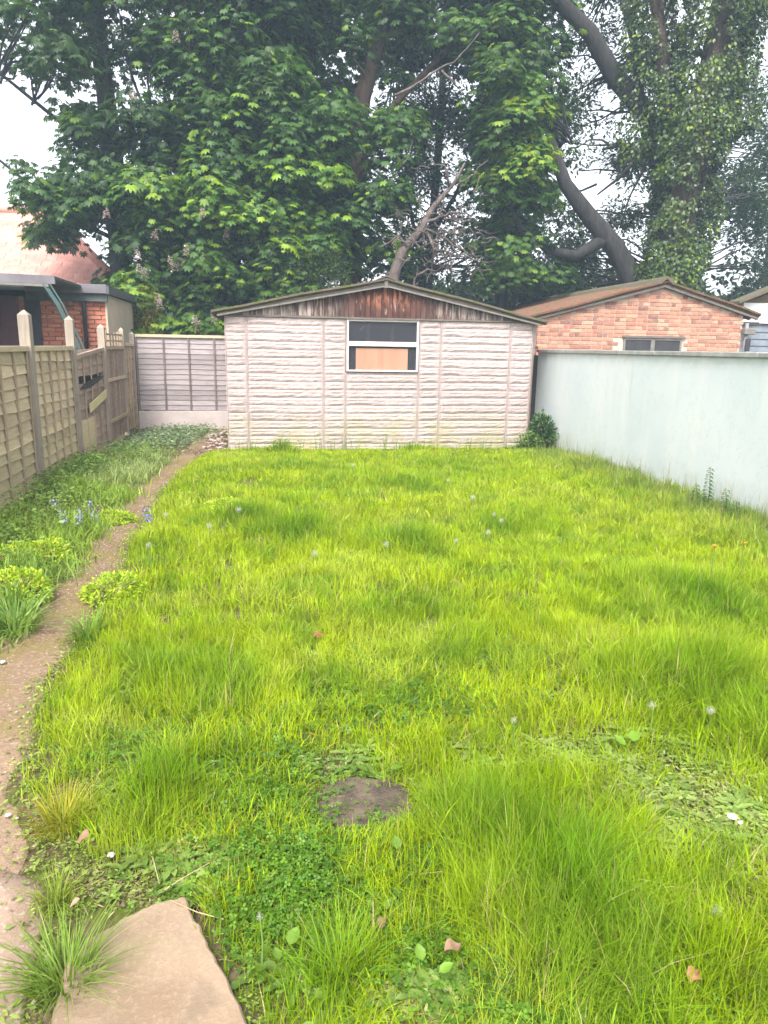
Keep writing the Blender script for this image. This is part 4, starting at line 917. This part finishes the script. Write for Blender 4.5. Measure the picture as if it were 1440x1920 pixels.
def rosette(n_l, L):
    v, f = [], []
    for i in range(n_l):
        a = i*6.283/n_l+R.uniform(-.3, .3); l = L*R.uniform(.7, 1.15); rise = R.uniform(.1, .6); ca, sa = math.cos(a), math.sin(a); o = len(v); wdt = .17*l; k_ = 6
        for j in range(k_+1):
            t = j/k_; w2 = wdt*(math.sin(math.pi*min(1, t*.8+.12))**.8)*(1 if j % 2 else .62); r_ = l*t; z = l*(rise*t-.55*rise*t*t*1.3)+.004
            v += [(ca*r_-sa*w2, sa*r_+ca*w2, z+.006), (ca*r_, sa*r_, z), (ca*r_+sa*w2, sa*r_-ca*w2, z+.006)]
        for j in range(k_):
            for e in (0, 1): q = o+j*3+e; f += [(q, q+1, q+4), (q, q+4, q+3)]
    return np.array(v), np.array(f)
spec = []
for cx, cy, rx, ry, n in ((1.55, 2.05, .38, .38, 60), (1.15, 2.45, .3, .2, 18), (.28, 2.52, .2, .07, 9), (-.22, 2.02, .24, .09, 14), (.38, 1.40, .2, .07, 10), (.05, 1.62, .05, .2, 5), (1.3, 3.4, .9, .5, 26), (-.5, 2.8, .15, .5, 10), (.7, 2.55, .3, .2, 10), (.5, 4.5, 1.2, .8, 20), (-.06, 1.35, .04, .12, 5), (1.9, 2.5, .3, .3, 8), (.9, 2.9, 1.0, .5, 30), (0, 3.2, .5, .5, 14), (.3, 1.5, .5, .15, 14), (-.3, 2.2, .2, .3, 10)):
    for i in range(n): spec.append((cx+R.randn()*rx*.6, cy+R.randn()*ry*.6))
out = []
for i, (x, y) in enumerate(spec):
    v, f = rosette(R.randint(5, 10), R.uniform(.045, .10)); a = np.array([x, y, float(gz(x, y))-.01]); c0 = leafcol(1, (.11, .19, .03), (.26, .35, .08))[0]
    out.append((v+a, f, np.tile(c0, (len(v), 1))))
V, Fc, Cc = join(out); tag(link('dandelion_leaves', mesh_np('dl', V, Fc, Cc), m_leaf), 'pale toothed dandelion rosettes in the thin patches of lawn', 'weeds', kind='stuff')
lowleaf('short_pale_weeds', 'short pale leafy weeds in the thin patch at lower right', [(1.55, 2.05, .4, .4, 6500), (1.15, 2.45, .3, .2, 1500), (-.22, 2.02, .24, .1, 900), (.36, 1.42, .25, .1, 900), (.25, 2.5, .25, .08, 500), (-.6, 2.9, .1, .6, 900), (.50, 2.2, .1, .2, 500), (.3, 2.2, .3, .25, 260)], (LV, LF), (.012, .032), (.0, .03), ((.16, .22, .05), (.34, .38, .12)))
lowleaf('dry_thatch', 'dead straw and dry leaf bits on the soil between the grass', [(1.5, 2.0, .5, .4, 1800), (.35, 2.22, .25, .2, 700), (-.25, 2.0, .3, .12, 600), (.35, 1.42, .3, .12, 700), (-.7, 3.2, .15, 1.0, 500), (1, 3, 1.2, .8, 900), (.3, 2.07, .1, .03, 200)], (OV*np.array([.22, 1, 1]), OF), (.02, .055), (.0, .02), ((.28, .21, .10), (.52, .42, .26)), 'straw')
lowleaf('seedling_weeds', 'tiny mixed seedlings along the slab and stone edges', [(-.1, 1.75, .12, .12, 500), (-.06, 1.45, .06, .2, 600), (-.56, 1.7, .06, .3, 700), (-.6, 2.2, .12, .3, 1500), (-.35, 1.95, .25, .08, 700), (.5, 1.3, .3, .08, 900), (.12, 2.25, .06, .2, 500), (-.85, 2.9, .12, .4, 900)], (LV, LF), (.006, .016), (.0, .03), ((.12, .2, .02), (.3, .4, .06)))
ed_ = []
for y in np.arange(1.4, 9.5, .22):
    c_, h_ = path_c(y); ed_ += [(float(c_+h_+.05), float(y), .07, .16, 90), (float(c_-h_-.05), float(y), .07, .16, 70)]
lowleaf('path_edge_weeds', 'tiny weeds creeping over both edges of the earth path', ed_, (LV, LF), (.010, .03), (.0, .035), ((.12, .19, .03), (.32, .40, .08)))
lowleaf('clods', 'crumbs of dry soil on bare spots of the near lawn', [(-.35, 1.98, .25, .08, 500), (.42, 1.38, .22, .07, 500), (.32, 2.22, .2, .16, 1800), (1.5, 2.0, .4, .3, 500)], (np.array([(-.5, -.4, 0), (.5, -.3, 0), (.3, .5, 0), (-.4, .4, 0), (0, 0, .6)]), np.array([(0, 1, 4), (1, 2, 4), (2, 3, 4), (3, 0, 4)])), (.005, .016), (.0, .012), ((.09, .065, .04), (.26, .2, .13)), 'soil', .2, m_petal)
# broad loose leaves near the front
def bigleaf(x, y, L, a, lab, colr=(.19, .32, .04), tilt=.5):
    v, f = [], []
    for j in range(9):
        t = j/8; w2 = .36*L*math.sin(math.pi*t**.8)*(.93 if j % 2 else 1.04); z = .02+L*(tilt*t-.4*tilt*t*t); ca, sa = math.cos(a), math.sin(a); r_ = L*t
        v += [(ca*r_-sa*w2, sa*r_+ca*w2, z+.006), (ca*r_, sa*r_, z-.002), (ca*r_+sa*w2, sa*r_-ca*w2, z+.006)]
    for j in range(8):
        for e in (0, 1): q = j*3+e; f += [(q, q+1, q+4), (q, q+4, q+3)]
    return np.array(v), np.array(f), np.tile(colr, (len(v), 1))
dk = [(542, 1810, .075, 1.0), (495, 1840, .06, 4.5), (525, 1835, .05, 2.2), (720, 1755, .05, .6), (745, 1640, .07, 1.6), (700, 1750, .04, 2.4), (790, 1870, .06, 1.9), (820, 1895, .06, .3), (1185, 1420, .10, 1.2), (1170, 1430, .08, 2.2), (690, 1470, .07, 3.4), (730, 1465, .07, -.2), (710, 1480, .05, 4.7), (600, 1480, .06, 4.0)]
dock = thing('dock_plants', (*gp(600, 1700), 0), 'scattered broad oval dock leaves standing out of the near grass', 'weeds'); dock['kind'] = 'stuff'
for x, y, L, a in dk:
    X_, Y_ = gp(x, y); v, f, c_ = bigleaf(X_, Y_, L*.68, a+R.uniform(-.3, .3), '', tuple(np.array((.15, .27, .025))*R.uniform(.7, 1.2)), R.uniform(.3, .9)); link('leaf', mesh_np('leaf', v, f, c_), m_leaf, dock, (X_, Y_, float(gz(X_, Y_))+.03))

# border left of the path: strap leaves, herbs, ground cover
def strap(n, xr, yr, h, wd, cols, den=None):
    x = R.uniform(*xr, n); y = R.uniform(*yr, n); c, hw = path_c(y); k_ = (x < c-hw-.02+.08*R.randn(n)) & (x > XL+.06); 
    if den is not None: k_ &= R.rand(n) < den(x, y)
    k_ &= R.rand(len(x)) < sstep(.3, .55, vnoise(x, y, 2.6, 31))+.1
    x, y = x[k_], y[k_]; n = len(x); cn = vnoise(x, y, 4, 12)
    return blades(x, y, gz(x, y)-.02, h*R.uniform(.6, 1.3, n)*(.5+cn), wd*R.uniform(.7, 1.3, n), np.clip(.55+.35*R.randn(n), .1, 1.3), R.rand(n)*6.28, leafcol(n, *cols), 4)
pp = [strap(5200, (-2.4, -1.2), (3.2, 5.2), .17, .013, ((.14, .26, .04), (.30, .42, .09))), strap(7000, (-2.4, -1.2), (5.2, 8.2), .16, .014, ((.16, .27, .03), (.34, .46, .07))),
      strap(5000, (-2.4, -1.2), (8.2, 11.0), .13, .015, ((.17, .25, .07), (.40, .46, .18))), strap(9000, (-2.4, -1.1), (3.2, 11.5), .08, .007, ((.18, .29, .02), (.36, .46, .06)))]
V, Fc, Cc = join(pp); tag(link('strap_leaved_border', mesh_np('strap', V, Fc, Cc), m_blade), 'arching strap leaves of spent bluebells in the border between fence and path', 'plants', kind='stuff')
lowleaf('leafy_border_plants', 'mixed leafy weeds at the foot of the left fence', [(-2.25, 8.6, .14, 1.0, 1700), (-2.1, 9.2, .2, .4, 1300), (-2.0, 7.2, .4, 1.2, 1500), (-1.8, 10.5, .4, .7, 1100), (-2.0, 5.5, .4, 1.0, 1100)], (LV, LF), (.025, .055), (.02, .22), ((.10, .19, .03), (.27, .38, .08)), 'plants', .6)
lowleaf('variegated_ground_cover', 'greyish variegated ground cover by the back fence', [(-1.6, 12.8, .5, 1.1, 3200), (-1.3, 13.6, .5, .5, 1300), (-1.9, 11.3, .35, .6, 900)], (LV, LF), (.035, .07), (.0, .16), ((.10, .16, .07), (.25, .33, .18)), 'ground cover', .5, bright=(.38, .42, .28))
lowleaf('leaf_litter', 'brown fallen leaves and rubble beside the shed corner', [(-.75, 12.3, .16, .8, 600), (-.9, 11.2, .25, .25, 350), (-2.0, 10.6, .25, .4, 300)], (LV, LF), (.04, .07), (0, .03), ((.17, .11, .08), (.36, .26, .21)), 'leaf litter', .5)
def mound(name, label, x, y, r, h, n, size, cols, bright=None, cat='plant'):
    t = thing(name, (x, y, 0), label, cat); d = R.randn(n, 3); d[:, 2] = np.abs(d[:, 2]); d /= np.linalg.norm(d, axis=1, keepdims=True)
    l = 1+.25*(vnoise(d[:, 0]*3, d[:, 1]*3, 1, int(x*9+50))-.5)*2
    P = np.array([x, y, 0])+d*np.array([r, r, h])*l[:, None]*R.uniform(.8, 1, (n, 1)); z0 = float(gz(x, y))-.01; P[:, 2] += z0
    fwd = d+R.randn(n, 3)*.6; v, f, c_ = scatter(LV, LF, P, rot_from(fwd, d*.5+R.randn(n, 3)*.35+[0, 0, 1.]), size*R.uniform(.6, 1.2, n), leafcol(n, *cols, bright, .3))
    tag(link('foliage', mesh_np('foliage', v-np.array([x, y, 0]), f, c_), m_leaf, t, (x, y, 0)), kind='stuff')
    st_ = MB()
    for i in range(14): a = R.rand()*6.28; q = R.uniform(.3, .8); st_.tube([(x, y, z0-.02), (x+math.cos(a)*r*q*.5, y+math.sin(a)*r*q*.5, z0+h*.5), (x+math.cos(a)*r*q, y+math.sin(a)*r*q, z0+h*.8)], [.004, .003, .002], 4)
    tag(st_.build('stems', m_yell, t), kind='stuff'); return t
gr = 'lime green spurge clumps beside the path'
YG = ((.21, .37, .01), (.38, .52, .02)); YB = (.50, .58, .04)
for px_, py_, r, h, lab in ((35, 1135, .16, .17, 'lime green leafy clump at the left picture edge, nearest one left of the path'), (20, 1075, .2, .14, 'lime green leafy clump just behind the nearest clump left of the path'), (90, 1060, .17, .13, 'wide lime green clump in the border, nearer the path than its neighbours'),
                             (218, 1125, .17, .15, 'lime green leafy clump on the lawn side of the path'), (425, 965, .18, .12, 'small lime green clump in the lawn below the left end of the shed'), (215, 975, .16, .1, 'yellowish leafy clump at the border edge beside the bluebells')):
    X_, Y_ = gp(px_, py_); mound('spurge_clump', lab, X_, Y_, r*1.15, h, 1700, .028, YG, YB)['group'] = gr
def strap_clump(lab, px_, py_, r, h, n, cols, wd=.009, name='grass_clump', grp=None):
    X_, Y_ = gp(px_, py_); a = R.rand(n)*6.28; q = R.rand(n)**.7*r*.35; x, y = X_+np.cos(a)*q, Y_+np.sin(a)*q
    v, f, c_ = blades(x, y, gz(x, y)-.01, h*R.uniform(.6, 1.2, n), wd*R.uniform(.7, 1.2, n), R.uniform(.2, 1.3, n), a+R.randn(n)*.3, leafcol(n, *cols), 5)
    o = np.array([X_, Y_, 0]); tag(link(name, mesh_np(name, v-o, f, c_), m_blade, None, o), lab, 'plant', grp)
strap_clump('arching strap-leaved clump at the left edge of the border, nearest the camera', 30, 1185, .35, .24, 160, ((.15, .27, .05), (.30, .42, .12)), .014, 'bluebell_leaves')
strap_clump('dark strap-leaved clump on the lawn side of the path below the spurge', 165, 1200, .25, .17, 110, ((.12, .23, .03), (.24, .36, .06)), .010, 'bluebell_leaves')
strap_clump('spiky grass tussock growing between the pink path and the slab', 125, 1850, .22, .19, 260, ((.12, .22, .02), (.24, .34, .07)), .0045)
strap_clump('small grass tuft on the edge of the pink path above the tussock', 105, 1705, .12, .12, 130, ((.16, .25, .02), (.30, .34, .06)), .004)
strap_clump('tiny grass tuft rooted in the dark stone', 675, 1512, .05, .03, 40, ((.18, .26, .02), (.30, .34, .05)), .004)
strap_clump('thin arching grass tuft at the bottom of the lawn', 640, 1850, .18, .18, 150, ((.12, .24, .012), (.2, .34, .02)), .005)
strap_clump('yellowing grass tuft along the path edge', 120, 1560, .25, .12, 300, ((.22, .26, .015), (.38, .34, .03)), .004)

# bluebells
def bluebell(px_, py_, h, lab, colr=(.20, .22, .50)):
    X_, Y_ = gp(px_, py_); z0 = float(gz(X_, Y_)); t = thing('bluebell', (X_, Y_, z0), lab, 'flower', 'bluebells beside the path'); lx = random.uniform(-.04, .04)
    MB().tube([(X_, Y_, z0-.02), (X_+lx*.4, Y_, z0+h*.6), (X_+lx, Y_, z0+h)], [.0035, .003, .002], 5).build('stem', m_greenstem, t)
    n = 26; tt = R.uniform(.5, 1, n); a = R.rand(n)*6.28; P = np.stack([X_+lx*tt+np.cos(a)*.02, Y_+np.sin(a)*.02, z0+h*tt], 1)
    fwd = np.stack([np.cos(a), np.sin(a), -1+0*a], 1); v, f, c_ = scatter(LV*np.array([1.6, 1, 1]), LF, P, rot_from(fwd, np.stack([np.cos(a), np.sin(a), .5+0*a], 1)), R.uniform(.016, .026, n), np.array(colr)*R.uniform(.8, 1.2, (n, 1)))
    o = np.array([X_, Y_, z0]); link('blossom', mesh_np('blossom', v-o, f, c_), m_petal, t, o)
m_stalk = simple('dry_stalk_mat', (.30, .24, .13), (.40, .33, .2), 9)
m_greenstem = simple('green_stem', (.10, .18, .03), (.16, .25, .05), 8)
bb = [(108, 975, 'pale bluebell nearest the fence in the border group'), (118, 985, 'bluebell leaning beside the one nearest the fence'), (150, 985, 'bluebell in the middle of the border group'), (155, 1000, 'low bluebell in the front of the border group'),
      (180, 990, 'bluebell toward the path in the border group'), (128, 1005, 'short bluebell at the front left of the border group'), (172, 975, 'bluebell at the back of the border group')]
for x, y, l in bb: bluebell(x, y+12, random.uniform(.16, .24), l, (.30, .33, .47))
bluebell(272, 992, .2, 'violet bluebell on the lawn side of the path, taller one', (.24, .18, .62)); bluebell(279, 1005, .16, 'violet bluebell on the lawn side of the path, shorter one', (.28, .22, .62))

# dandelion clocks
cl_n = 90
def clock(px_, py_, r, lab):
    X_, Y_ = gp(px_, py_); zg = float(gz(X_, Y_)); hgt = random.uniform(.10, .17)+.008*Y_
    X_, Y_ = X_*(1-hgt/EYE), Y_*(1-hgt/EYE); zg = float(gz(X_, Y_))
    t = thing('dandelion_clock', (X_, Y_, zg), lab, 'flower', 'dandelion clocks standing in the lawn')
    MB().tube([(X_, Y_, zg-.03), (X_+.006, Y_, zg+hgt*.5), (X_, Y_, hgt)], [.003, .0028, .0025], 5).build('stem', m_greenstem, t)
    d = R.randn(cl_n, 3); d /= np.linalg.norm(d, axis=1, keepdims=True); c_ = np.array([X_, Y_, hgt])
    s1 = scatter(np.array([(-.03, .1, 0), (.03, .1, 0), (0, 1, 0)]), np.array([(0, 1, 2)]), np.tile(c_, (cl_n, 1)), rot_from(d, R.randn(cl_n, 3)), np.full(cl_n, r), np.tile([.6, .58, .52], (cl_n, 1)))
    st = []
    for i in range(6): a = i*1.047; st += [(math.cos(a-.12)*.05, .0, math.sin(a-.12)*.05), (math.cos(a+.12)*.05, .0, math.sin(a+.12)*.05), (math.cos(a)*.30, .12, math.sin(a)*.30)]
    s2 = scatter(np.array(st), np.arange(18).reshape(6, 3), c_+d*r*.88, rot_from(d, R.randn(cl_n, 3)), np.full(cl_n, r), np.tile([.80, .78, .72], (cl_n, 1)))
    V, Fc, Cc = join([s1, s2]); o = np.array([X_, Y_, zg]); link('seed_head', mesh_np('seed_head', V-o, Fc, Cc), m_fluff, t, o)
for x, y, r, l in ((1343, 1708, .018, 'nearest dandelion clock, in the thin weedy patch at lower right'), (1332, 1332, .019, 'creamy closed dandelion head above the dense grass at right'), (1223, 1322, .018, 'dandelion clock left of the creamy closed head at right'), (447, 955, .030, 'white dandelion clock beside the lime clump below the shed'),
                   (590, 1038, .026, 'lone white dandelion clock in the left middle of the lawn'), (279, 1022, .024, 'dandelion clock just below the violet bluebells'), (392, 985, .025, 'dandelion clock below the lime clump in the lawn'), (724, 1020, .024, 'dandelion clock in the centre of the lawn'),
                   (887, 932, .028, 'far dandelion clock right of centre near the shed'), (915, 998, .024, 'dandelion clock right of centre, nearest of the small cluster'), (927, 965, .022, 'dandelion clock at the top of the small cluster right of centre'), (940, 975, .022, 'rightmost dandelion clock of the small cluster'),
                   (963, 1350, .014, 'small pale dandelion head in the middle of the near lawn'), (487, 1718, .010, 'tiny white flower head in the near left grass'), (661, 872, .024, 'far dandelion clock close to the shed, left of centre'), (840, 900, .022, 'far dandelion clock close to the shed, right of centre'), (311, 964, .022, 'dandelion clock between bluebells and lime clump'), (855, 1013, .02, 'dandelion clock between the centre one and the cluster')):
    clock(x, y, r, l)
for x, y, l in ((1340, 1025, 'left orange-yellow hawkbit flower near the green wall'), (1395, 1020, 'right orange-yellow hawkbit flower near the green wall')):
    X_, Y_ = gp(x, y); X_, Y_ = X_*.8, Y_*.8; t = thing('hawkbit_flower', (X_, Y_, 0), l, 'flower', 'hawkbit flowers by the wall')
    MB().tube([(X_, Y_, 0), (X_, Y_, .32)], [.004, .003], 5).build('stem', m_greenstem, t)
    n = 24; a = R.rand(n)*6.28; v, f, c_ = scatter(OV, OF, np.tile([X_, Y_, .32], (n, 1)), rot_from(np.stack([np.cos(a), np.sin(a), R.uniform(.1, 1, n)], 1), np.tile([0, 0, 1.], (n, 1))), np.full(n, .025), np.tile([.55, .33, .04], (n, 1)))
    o = np.array([X_, Y_, 0]); link('petals', mesh_np('petals', v-o, f, c_), m_petal, t, o)

# bush at shed corner, nettles by the wall
shrub('corner_bush', 'leafy green bush squeezed between the shed corner and the green wall', 4.42, 10.95, .27, .20, .22, .36, 1300, .075, (.03, .085, .02), (.08, .17, .03), (.14, .25, .04), .15, (LV, LF), .3)
shrub('corner_weed', 'lower lighter green weed at the foot of the shed right corner', 4.15, 10.85, .10, .20, .2, .2, 800, .05, (.08, .16, .02), (.15, .26, .03), None, 0, (LV, LF), .3)
def nettle(px_, py_, h, lab, n=16):
    d = ray(px_, py_); tt = 4.40/d[0]; X_, Y_ = 4.40, float(d[1]*tt); z0 = 0.0
    t = thing('nettle', (X_, Y_, z0), lab, 'plant', 'nettles against the green wall')
    MB().tube([(X_, Y_, -.02), (X_+.02, Y_, h*.5), (X_-.01, Y_, h)], [.006, .005, .003], 5).build('stem', m_greenstem, t)
    P, fw_ = [], []
    for i in range(n):
        zz_ = h*(.25+.75*i/n)
        for q in range(2):
            a = i*1.57+q*3.14+R.uniform(-.2, .2); P.append((X_, Y_, zz_)); fw_.append((math.cos(a), math.sin(a), -.15))
    P, fw_ = np.array(P), np.array(fw_); nn = len(P); sz = .085*(1.1-.6*(P[:, 2]/h))
    v, f, c_ = scatter(LV*np.array([1.3, 1, 1.6]), LF, P, rot_from(fw_, np.tile([0, 0, 1.], (nn, 1))), sz, leafcol(nn, (.05, .12, .05), (.10, .19, .09)))
    o = np.array([X_, Y_, z0]); tag(link('leaves', mesh_np('leaves', v-o, f, c_), m_leaf, t, o), kind='stuff')
nettle(1320, 985, .50, 'tallest nettle standing against the green wall', 20); nettle(1298, 985, .30, 'short nettle left of the tallest one by the wall', 12); nettle(1352, 1000, .34, 'nettle right of the tallest one by the green wall', 12); nettle(1372, 1010, .26, 'rightmost small nettle by the green wall', 10)

# small loose things
def rock(px_, py_, s, m, lab, cat='stone', name='stone', flat=.5):
    X_, Y_ = gp(px_, py_); z0 = float(gz(X_, Y_))+.005; bm = bmesh.new(); bmesh.ops.create_icosphere(bm, subdivisions=2, radius=s)
    for v in bm.verts: v.co *= random.uniform(.8, 1.15); v.co.z *= flat
    me = bpy.data.meshes.new(name); bm.to_mesh(me); bm.free(); tag(link(name, me, m, None, (X_, Y_, z0+s*flat*.4)), lab, cat)
rock(1370, 1552, .018, m_conc, 'pale grey stone in the thin weedy patch at right'); rock(1385, 1562, .01, m_stone, 'little brown stone beside the pale grey one')
rock(90, 1805, .010, m_conc, 'whitish pebble on the edge of the pink path'); rock(15, 1527, .010, m_stone, 'brown pebble on the pink path at the left edge')
rock(210, 1622, .012, m_conc, 'white stone in the thin grass above the slab'); rock(585, 1522, .008, m_conc, 'small white pebble on the dark bare stone'); rock(735, 1520, .009, m_conc, 'pale pebble at the right end of the dark bare stone')
rock(5, 1240, .018, m_conc, 'white stone at the path edge by the left picture edge'); rock(835, 1890, .012, m_conc, 'white chip in the bare soil at the bottom')
def deadleaf(px_, py_, L, a, lab, c0=(.30, .19, .12)):
    X_, Y_ = gp(px_, py_); v, f, c_ = bigleaf(X_, Y_, L, a, '', c0, .5); v[:, 2] += .01*np.sin(v[:, 0]*120); tag(link('fallen_leaf', mesh_np('fallen_leaf', v, f, c_), m_petal, None, (X_, Y_, float(gz(X_, Y_))+.03)), lab, 'leaf')
deadleaf(1285, 1912, .05, .6, 'orange dead leaf at the bottom edge of the picture', (.42, .22, .11)); deadleaf(152, 1628, .045, 1.1, 'pale pink-brown dead leaf beside the path above the slab'); deadleaf(830, 1850, .05, .2, 'curled pale brown leaf at the bottom of the lawn'); deadleaf(720, 1790, .035, 2.0, 'small tan leaf in the near grass')
deadleaf(588, 1225, .06, .4, 'reddish dead leaf lying in the middle of the lawn', (.3, .12, .07)); deadleaf(135, 1745, .03, .7, 'small pale leaf on the soil above the slab', (.38, .29, .2))
def stick(pts, r, lab):
    P = [(*gp(x, y), 0) for x, y in pts]; P = [(a, b_, float(gz(a, b_))+.02+.012*i) for i, (a, b_, _) in enumerate(P)]; o = MB().tube(P, list(np.linspace(r, r*.5, len(P))), 6).build('dry_stalk', m_stalk, None); tag(o, lab, 'twig')
stick([(420, 1735), (370, 1728), (320, 1712)], .002, 'pale dry stalk lying along the top of the slab'); stick([(300, 1690), (340, 1672), (395, 1650)], .0018, 'dry stalk slanting up through the grass above the slab'); stick([(285, 1620), (300, 1680)], .0018, 'upright dry brown stalk above the slab')
# loose rubble in the bed near the back, grit on the path
bm = bmesh.new()
for i in range(70):
    X_, Y_ = random.uniform(-1.0, -.56), random.uniform(11.2, 14.5); s_ = random.uniform(.015, .055); r_ = bmesh.ops.create_icosphere(bm, subdivisions=1, radius=s_)
    for v in r_['verts']: v.co *= random.uniform(.75, 1.2); v.co.z *= .6; v.co += Vector((X_, Y_, s_*.3))
me = bpy.data.meshes.new('rubble'); bm.to_mesh(me); bm.free(); tag(link('rubble', me, m_stone), 'pinkish rubble heaped in the bed beside the shed left wall', 'rubble', kind='stuff')
n = 2600; y = R.uniform(1.3, 9.5, n)**1.0; c, hw = path_c(y); x = c+(hw+.08)*R.uniform(-1, 1, n); P = np.stack([x, y, gz(x, y)-.006+.004*R.rand(n)+np.where(y < 2.3, .018, 0)], 1)
PY = np.array([(-.5, -.4, 0), (.5, -.3, 0), (.3, .5, 0), (-.4, .4, 0), (0, 0, .35)]); PYF = np.array([(0, 1, 4), (1, 2, 4), (2, 3, 4), (3, 0, 4)])
a = R.rand(n)*6.28; v, f, c_ = scatter(PY, PYF, P, rot_from(np.stack([np.cos(a), np.sin(a), 0*a], 1), np.tile([0, 0, 1.], (n, 1))), R.uniform(.004, .016, n), leafcol(n, (.20, .14, .09), (.50, .41, .31)))
tag(link('path_grit', mesh_np('grit', v, f, c_), m_petal), 'small pale grit and chips trodden into the earth path', 'grit', kind='stuff')

# ------------------------------------------------------------------ haze
hz = NT('veil'); hz.t.nodes.remove(hz.b); pv = hz.n('ShaderNodeVolumePrincipled')
pv.inputs['Color'].default_value = (.62, .82, 1, 1); pv.inputs['Density'].default_value = .0030; hz.l(pv.outputs[0], hz.out.inputs['Volume'])  # added volume whose bluish tint stands for the lens-flare veil
tag(MB().box(-50, 50, -12, 45, -1.2, 17).build('veil', hz.m, None, (0, 0, 0)), 'added thin pale haze hanging over the garden and trees', 'veil', kind='stuff')
